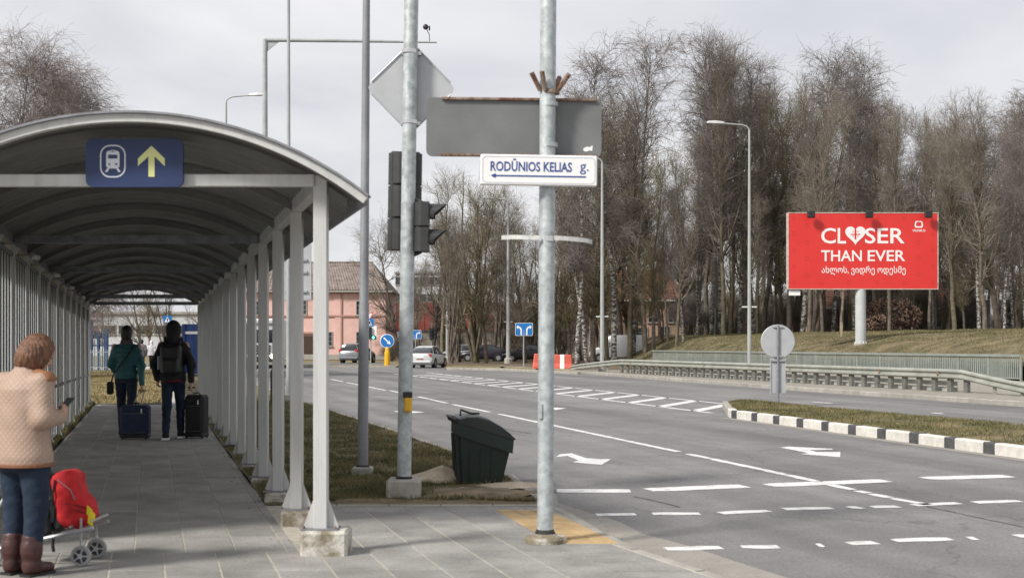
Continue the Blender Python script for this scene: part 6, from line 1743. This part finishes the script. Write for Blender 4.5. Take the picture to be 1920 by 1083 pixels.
h.stack([(1.405, .080, .062, .012, .0), (1.43, .092, .075, .018, .01), (1.475, .096, .086, .028, .025), (1.53, .090, .088, .04, .05)], .03)
for q in (-1, 1): h.ell(HC_ + r_h * (q * .076) - u_ * .045 + f_ * .010, (.026, .055, .082), .03, 'u', rot)
h.ell(HC_ + f_ * .112 - u_ * .050, (.060, .062, .095), .02, 's', rot); h.cone((0, .02, 1.36), (0, .05, 1.41), .06, .06, .02, 's')
def hairmat(name, c1_, c2_): return mat(name, c1_, .5, c2=c2_, scale=16, coords='obj', stretch=(4, 4, .6), bump=.5, bscale=30, detail=3)
h.build('hair', hairmat('auburn_hair', (.060, .024, .012), (.20, .088, .042)), wm, .0065, .0012, 30, (.04, .06, .0022))
pc = wm.matrix_basis
ph2 = MB().bbox((0, 0, 0), (.072, .009, .145), .004).build('phone', M_black); ph2.location = Vector((gx(45, 8.62), 8.62, 0)) + Matrix.Rotation(R(-26), 3, 'Z') @ Vector((.115, .255, 1.135)); ph2.rotation_euler = (R(-50), 0, R(-26))
tag(ph2, 'black mobile phone held by the woman in the beige jacket', 'phone')

# ---- generic walking figure, 1.75 m before scaling, facing +Y
def walker(label, loc, rz, H, m_top, m_leg, m_shoe, res, stride=.16, rw=(.24, .06, .86), lw=(-.25, .02, .86), re=(.255, -.03, 1.16), le=(-.255, -.04, 1.16), bulk=1.0, hem=.86, hair=None, hood=None, quilting=0.0, lean=.02):
    o = thing('person', label, 'person', loc, rz); o.scale = (H / 1.75,) * 3
    b = SDF(); hc, hf = Vector((0, lean + .02, 1.625)), Vector((0, 1, -.06)); head(b, hc, hf)
    b.cone((0, lean, 1.45), (0, lean + .01, 1.56), .055, .052, .03)
    b.stack([(.88, .15, .10, 0, 0), (1.1, .13, .09, 0, 0), (1.38, .165, .10, 0, lean), (1.47, .10, .07, 0, lean), (1.50, .055, .055, 0, lean)], .03)
    b.chain([(.185, lean, 1.42), re, rw], [.048, .04, .03]).chain([(-.185, lean, 1.42), le, lw], [.048, .04, .03])
    for w_, e_, q in ((rw, re, 1), (lw, le, -1)):
        d = (Vector(w_) - Vector(e_)).normalized(); hand(b, w_, d, (-.2 * q, .95, .1), (-q, 0, 0), curl=.8)
    ft = [(-1, stride), (1, -stride)]
    for q, y in ft: b.chain([(q * .085, 0, .9), (q * .085, y * .55 + .03, .49), (q * .08, y, .10)], [.075, .05, .036])
    b.build('body', M_skin, o, max(res, .010))
    k = bulk
    j = SDF().stack([(hem, .178 * k, .128 * k, 0, 0), (.98, .172 * k, .125 * k, 0, 0), (1.15, .165 * k, .12 * k, 0, 0), (1.33, .18 * k, .128 * k, 0, lean), (1.42, .155 * k, .105 * k, 0, lean), (1.49, .08, .075, 0, lean)], .05)
    for s_, e_, w_ in (((.162, lean, 1.385), re, rw), ((-.162, lean, 1.385), le, lw)):
        w2 = tuple(np.array(w_) * .92 + np.array(e_) * .08); j.chain([s_, e_, w2], [.070 * k, .056 * k, .043 * k], .06)
    j.build('jacket', m_top, o, res, quilting if quilting else .0045, 15)
    t = SDF().stack([(.84, .155, .115, 0, 0), (.98, .155, .112, 0, 0)], .03)
    for q, y in ft: t.chain([(q * .085, 0, .88), (q * .086, y * .55 + .03, .49), (q * .082, y, .13)], [.095, .068, .056], .03)
    t.build('trousers', m_leg, o, res, .0038, 21)
    for q, y in ft:
        lift = .0 if q * stride > 0 else .0
        f = SDF().cone((q * .082, y - .03, .055), (q * .092, y + .15, .042), .045, .038, .03).cone((q * .082, y - .01, .11), (q * .082, y - .02, .06), .045, .045, .03).box((q * .09, y + .05, -.03), (.3, .5, .06), .002, .004, 's')
        so_ = f.build('shoe', m_shoe[0], o, min(res, .012))
        MB().prism([(q * .087 + x, y + yy) for x, yy in ((-.046, -.075), (.046, -.075), (.05, .08), (.036, .19), (-.03, .19), (-.044, .08))], 'z', 0, .03).build('sole', m_shoe[1], so_)
    if hair is not None:
        h = SDF().ell(hc + Vector((0, -.012, .03)), (.09, .108, .112), .03).ell(hc + Vector((0, -.05, -.05)), (.082, .06, .085), .03).ell(hc + Vector((0, .115, -.035)), (.062, .055, .09), .02, 's')
        h.build('hair', hair, o, min(res, .012), .002, 40)
    if hood is not None:
        h = SDF().ell(hc + Vector((0, -.02, .03)), (.112, .128, .14), .03).cone((0, lean - .03, 1.47), hc + Vector((0, -.04, -.06)), .11, .09, .05).ell(hc + Vector((0, .13, .0)), (.075, .07, .11), .02, 's')
        h.build('hood', hood, o, min(res, .012))
    return o
def grip_world(o, p): return Matrix.Translation(o.location) @ Matrix.Rotation(o.rotation_euler.z, 4, 'Z') @ Matrix.Scale(o.scale[0], 4) @ Vector(p)
M_teal = mat('teal_puffer', (.012, .085, .105), .5, c2=(.026, .135, .155), scale=7, coords='obj', bump=.25)
# horizontal puffer seams as real relief
D = 22.0
w2 = walker('woman in teal puffer jacket pulling a blue suitcase under the shelter', (gx(237, D), D, 0), R(12), 1.86, M_teal, M_jeans2, (M_blackcloth, M_black), .013, .17,
            rw=(.25, -.14, .80), re=(.235, -.08, 1.12), lw=(-.18, .18, 1.0), le=(-.235, -.03, 1.14), bulk=1.02, hem=.90, hair=hairmat('black_hair', (.008, .007, .007), (.02, .018, .017)))
for z in np.arange(.95, 1.45, .075):
    k = float(np.interp(z, [.9, .98, 1.15, 1.33, 1.42, 1.49], [.178, .172, .165, .19, .17, .09])) * 1.02; ky = float(np.interp(z, [.9, .98, 1.15, 1.33, 1.42, 1.49], [.128, .125, .12, .128, .105, .075])) * 1.02
    MB().tube([((k - .001) * math.cos(2 * PI * i / 24), (ky - .001) * math.sin(2 * PI * i / 24), z) for i in range(24)], .004, 4, True).build('jacket_seam', mat('teal_seam', (.008, .045, .05), .7), w2)
s_ = SDF().stack([(1.44, .105, .10, 0, .02), (1.49, .10, .095, 0, .025), (1.54, .085, .085, 0, .03)], .02); s_.build('scarf', mat('plum_scarf', (.055, .035, .05), .9, c2=(.12, .09, .11), scale=25, coords='obj'), w2, .013)
cb = thing('shoulder_bag', 'small black shoulder bag worn by the woman in teal', 'bag', w2.location, w2.rotation_euler.z)
SDF().box((-.27, .05, .80), (.10, .26, .22), .03).build('pouch', M_blackcloth, cb, .012)
MB().tube([(-.25, .05, .90), (-.21, -.10, 1.02), (-.05, -.172, 1.25), (.10, -.155, 1.45), (.13, -.02, 1.55)], .011, 6).build('strap', M_blackcloth, cb)
D = 21.0
m1 = walker('hooded man in black with a backpack pulling a black suitcase under the shelter', (gx(325, D), D, 0), R(6), 1.90, M_blackcloth, M_jeans, (M_blackcloth, M_signwhite), .013, -.18,
            rw=(.275, -.06, .86), re=(.275, -.08, 1.14), lw=(-.25, .06, .90), le=(-.27, -.03, 1.14), bulk=1.08, hem=.88, hood=M_blackcloth)
s_ = SDF().stack([(.855, .178, .128, 0, 0), (.90, .19, .14, 0, 0)], .02); s_.build('red_shirt_hem', mat('dark_red_cloth', (.12, .012, .012), .9, var=.1), m1, .013)
bp_ = thing('backpack', 'black backpack on the back of the hooded man', 'bag', m1.location, m1.rotation_euler.z); bp_.scale = m1.scale
SDF().box((0, -.21, 1.20), (.31, .19, .44), .06).box((0, -.29, 1.10), (.24, .10, .22), .04, .02).build('pack', mat('black_nylon', (.012, .012, .013), .5, var=.2, coords='obj', bump=.2), bp_, .013)
for q in (-1, 1): MB().tube([(q * .10, -.12, 1.42), (q * .12, -.02, 1.53), (q * .13, .12, 1.42), (q * .15, .14, 1.2)], .017, 6).build('strap', M_blackcloth, bp_)
MB().cyl((-.17, -.2, 1.05), (-.17, -.2, 1.25), .033, 12).build('water_bottle', mat('bottle_grey', (.2, .21, .24), .3, var=.1), bp_)

def suitcase(name, label, loc, rz, w, d, h, m, grip, tilt=0.0):
    o = thing(name, label, 'suitcase', loc, rz)
    z0 = .055
    bd_ = MB().bbox((0, 0, z0 + h / 2), (w, d, h), .035).build('shell', m, o); asm(bd_)
    MB().bbox((0, -d / 2 - .008, z0 + h * .42), (w * .84, .03, h * .60), .012).build('pocket', m, bd_)
    MB().bbox((0, -d / 2 - .004, z0 + h * .86), (w * .84, .02, h * .12), .008).build('pocket', m, bd_)
    for z in (z0 + h * .73, z0 + h * .11): MB().tube([(-w * .41, -d / 2 - .02, z), (w * .41, -d / 2 - .02, z)], .004, 4).build('zip', M_dark_galv, bd_)
    MB().bbox((w * .28, -d / 2 - .026, z0 + h * .82), (.022, .01, .07), .003).build('badge', M_signwhite, bd_)
    MB().bbox((0, -.01, z0 + .005), (w * 1.01, d * 1.03, .07), .02).build('base', M_black, o)
    for x in (-1, 1):
        for y in (-1, 1): MB().lathe((x * w * .42, y * d * .36, .028), [(.018, -.012), (.028, -.009), (.028, .009), (.018, .012)], 10, 'x').build('wheel', M_rubber, o)
    MB().tube([(-.05, 0, z0 + h), (-.05, 0, z0 + h + .03), (.05, 0, z0 + h + .03), (.05, 0, z0 + h)], .011, 6).build('carry_handle', M_black, o)
    gl = Matrix.Rotation(-rz, 3, 'Z') @ (Vector(grip) - Vector(loc))
    for s_ in (-1, 1): MB().tube([(s_ * .06, d * .38, z0 + h - .02), (gl.x + s_ * .045, gl.y, gl.z)], .009, 6).build('pull_tube', M_galv_far, o)
    MB().tube([(gl.x - .06, gl.y, gl.z), (gl.x + .06, gl.y, gl.z)], .014, 8).build('grip', M_black, o)
    return o
M_snavy = mat('navy_fabric', (.010, .018, .052), .7, c2=(.016, .028, .075), scale=9, coords='obj', bump=.15)
M_sblack = mat('black_fabric', (.010, .010, .011), .7, c2=(.018, .018, .02), scale=9, coords='obj', bump=.15)
suitcase('suitcase', 'navy blue fabric suitcase pulled by the woman in teal', (gx(254, 21.0), 21.0, 0), R(4), .46, .26, .50, M_snavy, grip_world(w2, (.255, -.165, .715)))
suitcase('suitcase', 'tall black suitcase pulled by the hooded man', (gx(369, 21.2), 21.2, 0), R(-12), .33, .25, .66, M_sblack, grip_world(m1, (.275, -.05, .775)))

# far walkers beyond the shelter
D = 78.0
walker('person in white hooded jacket and black trousers walking far beyond the shelter', (gx(284, D), D, .03), R(0), 1.72, mat('white_jacket', (.55, .55, .58), .8, c2=(.42, .42, .46), scale=6, coords='obj'), M_blackcloth, (M_blackcloth, M_black), .024, .12, bulk=1.25, hem=.85, hood=mat('white_hood', (.66, .66, .67), .8))
D = 74.0
walker('person in grey coat walking beside the woman in teal, far beyond the shelter', (gx(266, D), D, .03), R(0), 1.80, mat('grey_coat', (.13, .135, .14), .9, var=.1), M_blackcloth, (M_blackcloth, M_black), .024, .12, bulk=1.15, hem=.75, hair=MATS['black_hair'])

# ---- luggage cart with the red backpack, beside the near woman
Dc = 9.12
lc = thing('luggage_cart', 'small silver folding luggage cart beside the woman in beige jacket', 'cart', (gx(100, Dc), Dc, 0))
M_alu = mat('aluminium', (.50, .52, .54), .35, .6, var=.1, scale=8, coords='obj')
for y in (-.17, .17):
    MB().tube([(-.42, y, .10), (.05, y, .205), (.34, y, .268)], .015, 8).build('side_rail', M_alu, lc)
    MB().tube([(-.42, y, .10), (-.40, y, .28), (-.26, y * .9, .52), (-.10, y * .85, .70)], .014, 8).build('handle_tube', M_alu, lc)
    for x, r_ in ((.255, .072), (-.37, .075)):
        wv = MB().lathe((x, y, r_), [(r_ * .62, -.016), (r_ * .95, -.018), (r_, -.008), (r_, .008), (r_ * .95, .018), (r_ * .62, .016)], 20, 'y').build('wheel', mat('grey_rubber', (.30, .30, .30), .7, var=.1), lc)
        MB().lathe((x, y, r_), [(r_ * .66, -.0195), (r_ * .66, .0195)], 16, 'y').build('hub', M_dark, wv); MB().lathe((x, y, r_), [(.018, -.026), (.018, .026)], 10, 'y').build('axle_cap', M_alu, wv)
        for a_ in range(5): MB().box((x + .028 * math.cos(a_ * 1.2566), y, r_ + .028 * math.sin(a_ * 1.2566)), (.042, .043, .009), 0, Matrix.Rotation(-a_ * 1.2566, 4, 'Y')).build('spoke', M_alu, wv)
        MB().tube([(x, y + .03, r_), (x - .01, y + .03, r_ + .09), (x + .0, y, .14 + .22 * (x + .42) / .76)], .009, 6).build('fork', M_alu, lc)
for x in (-.30, -.05, .18, .33):
    z = .10 + .22 * (x + .42) / .76; MB().tube([(x, -.17, z), (x, .17, z)], .010, 6).build('cross_bar', M_alu, lc)
MB().tube([(-.10, -.145, .70), (-.10, .145, .70)], .014, 8).build('handle_grip', M_black, lc)
rbk = thing('backpack', 'bright red backpack with yellow tag riding on the luggage cart', 'bag', (gx(100, Dc), Dc, 0))
M_redpk = mat('red_nylon', (.40, .008, .013), .8, c2=(.56, .015, .02), scale=10, fine=.12, coords='obj', bump=.25)
rt_ = Matrix.Rotation(R(-14), 4, 'Y')
p_ = SDF().box((.125, 0, .455), (.20, .28, .40), .07, .03, 'u', Matrix.Rotation(R(-9), 4, 'Y')).box((.215, -.01, .365), (.17, .25, .21), .065, .05, 'u', rt_)
p_.build('pack', M_redpk, rbk, .010, .003, 20)
SDF().box((.035, 0, .44), (.06, .26, .40), .025, .02, 'u', rt_).build('back_panel', M_blackcloth, rbk, .010)
MB().tube([(.03, -.10, .64), (.0, -.11, .66), (-.02, -.10, .62), (.0, -.09, .5), (.05, -.12, .30)], .013, 6).build('strap', M_blackcloth, rbk)
MB().tube([(.06, -.16, .24), (.055, -.165, .14), (.06, -.16, .10)], .012, 6).build('hanging_strap', M_blackcloth, rbk)
for zz_ in (.30, .335): MB().tube([(.13, -.141, zz_ + .10), (.22, -.142, zz_ + .085), (.295, -.125, zz_ + .06)], .0035, 4).build('pocket_zip', M_blackcloth, rbk)
MB().tube([(.035, -.143, .30), (.045, -.146, .45), (.06, -.143, .60)], .006, 5).build('piping', M_blackcloth, rbk)
MB().tube([(.08, -.140, .60), (.17, -.142, .53), (.20, -.142, .46)], .004, 5).build('zip', M_dark_galv, rbk)
for k, (x, z) in enumerate(((.285, .42), (.31, .39), (.30, .36))):
    MB().prism([(x, z), (x + .035, z - .03), (x + .03, z - .085), (x - .005, z - .06)], 'y', -.135 - .01 * k, -.128 - .01 * k).build('yellow_tag', mat('yellow_cloth', (.80, .62, .02), .6, var=.1), rbk)
bk = thing('travel_bag', 'black upright travel bag on the luggage cart behind the woman', 'bag', (gx(100, Dc), Dc, 0))
SDF().box((-.08, .02, .40), (.20, .32, .44), .05, .02, 'u', Matrix.Rotation(R(-6), 4, 'Y')).build('bag_body', M_sblack, bk, .012)
MB().bbox((.005, -.145, .46), (.05, .01, .045), .003).build('bright_tag', mat('lime_tag', (.45, .62, .05), .6), bk)
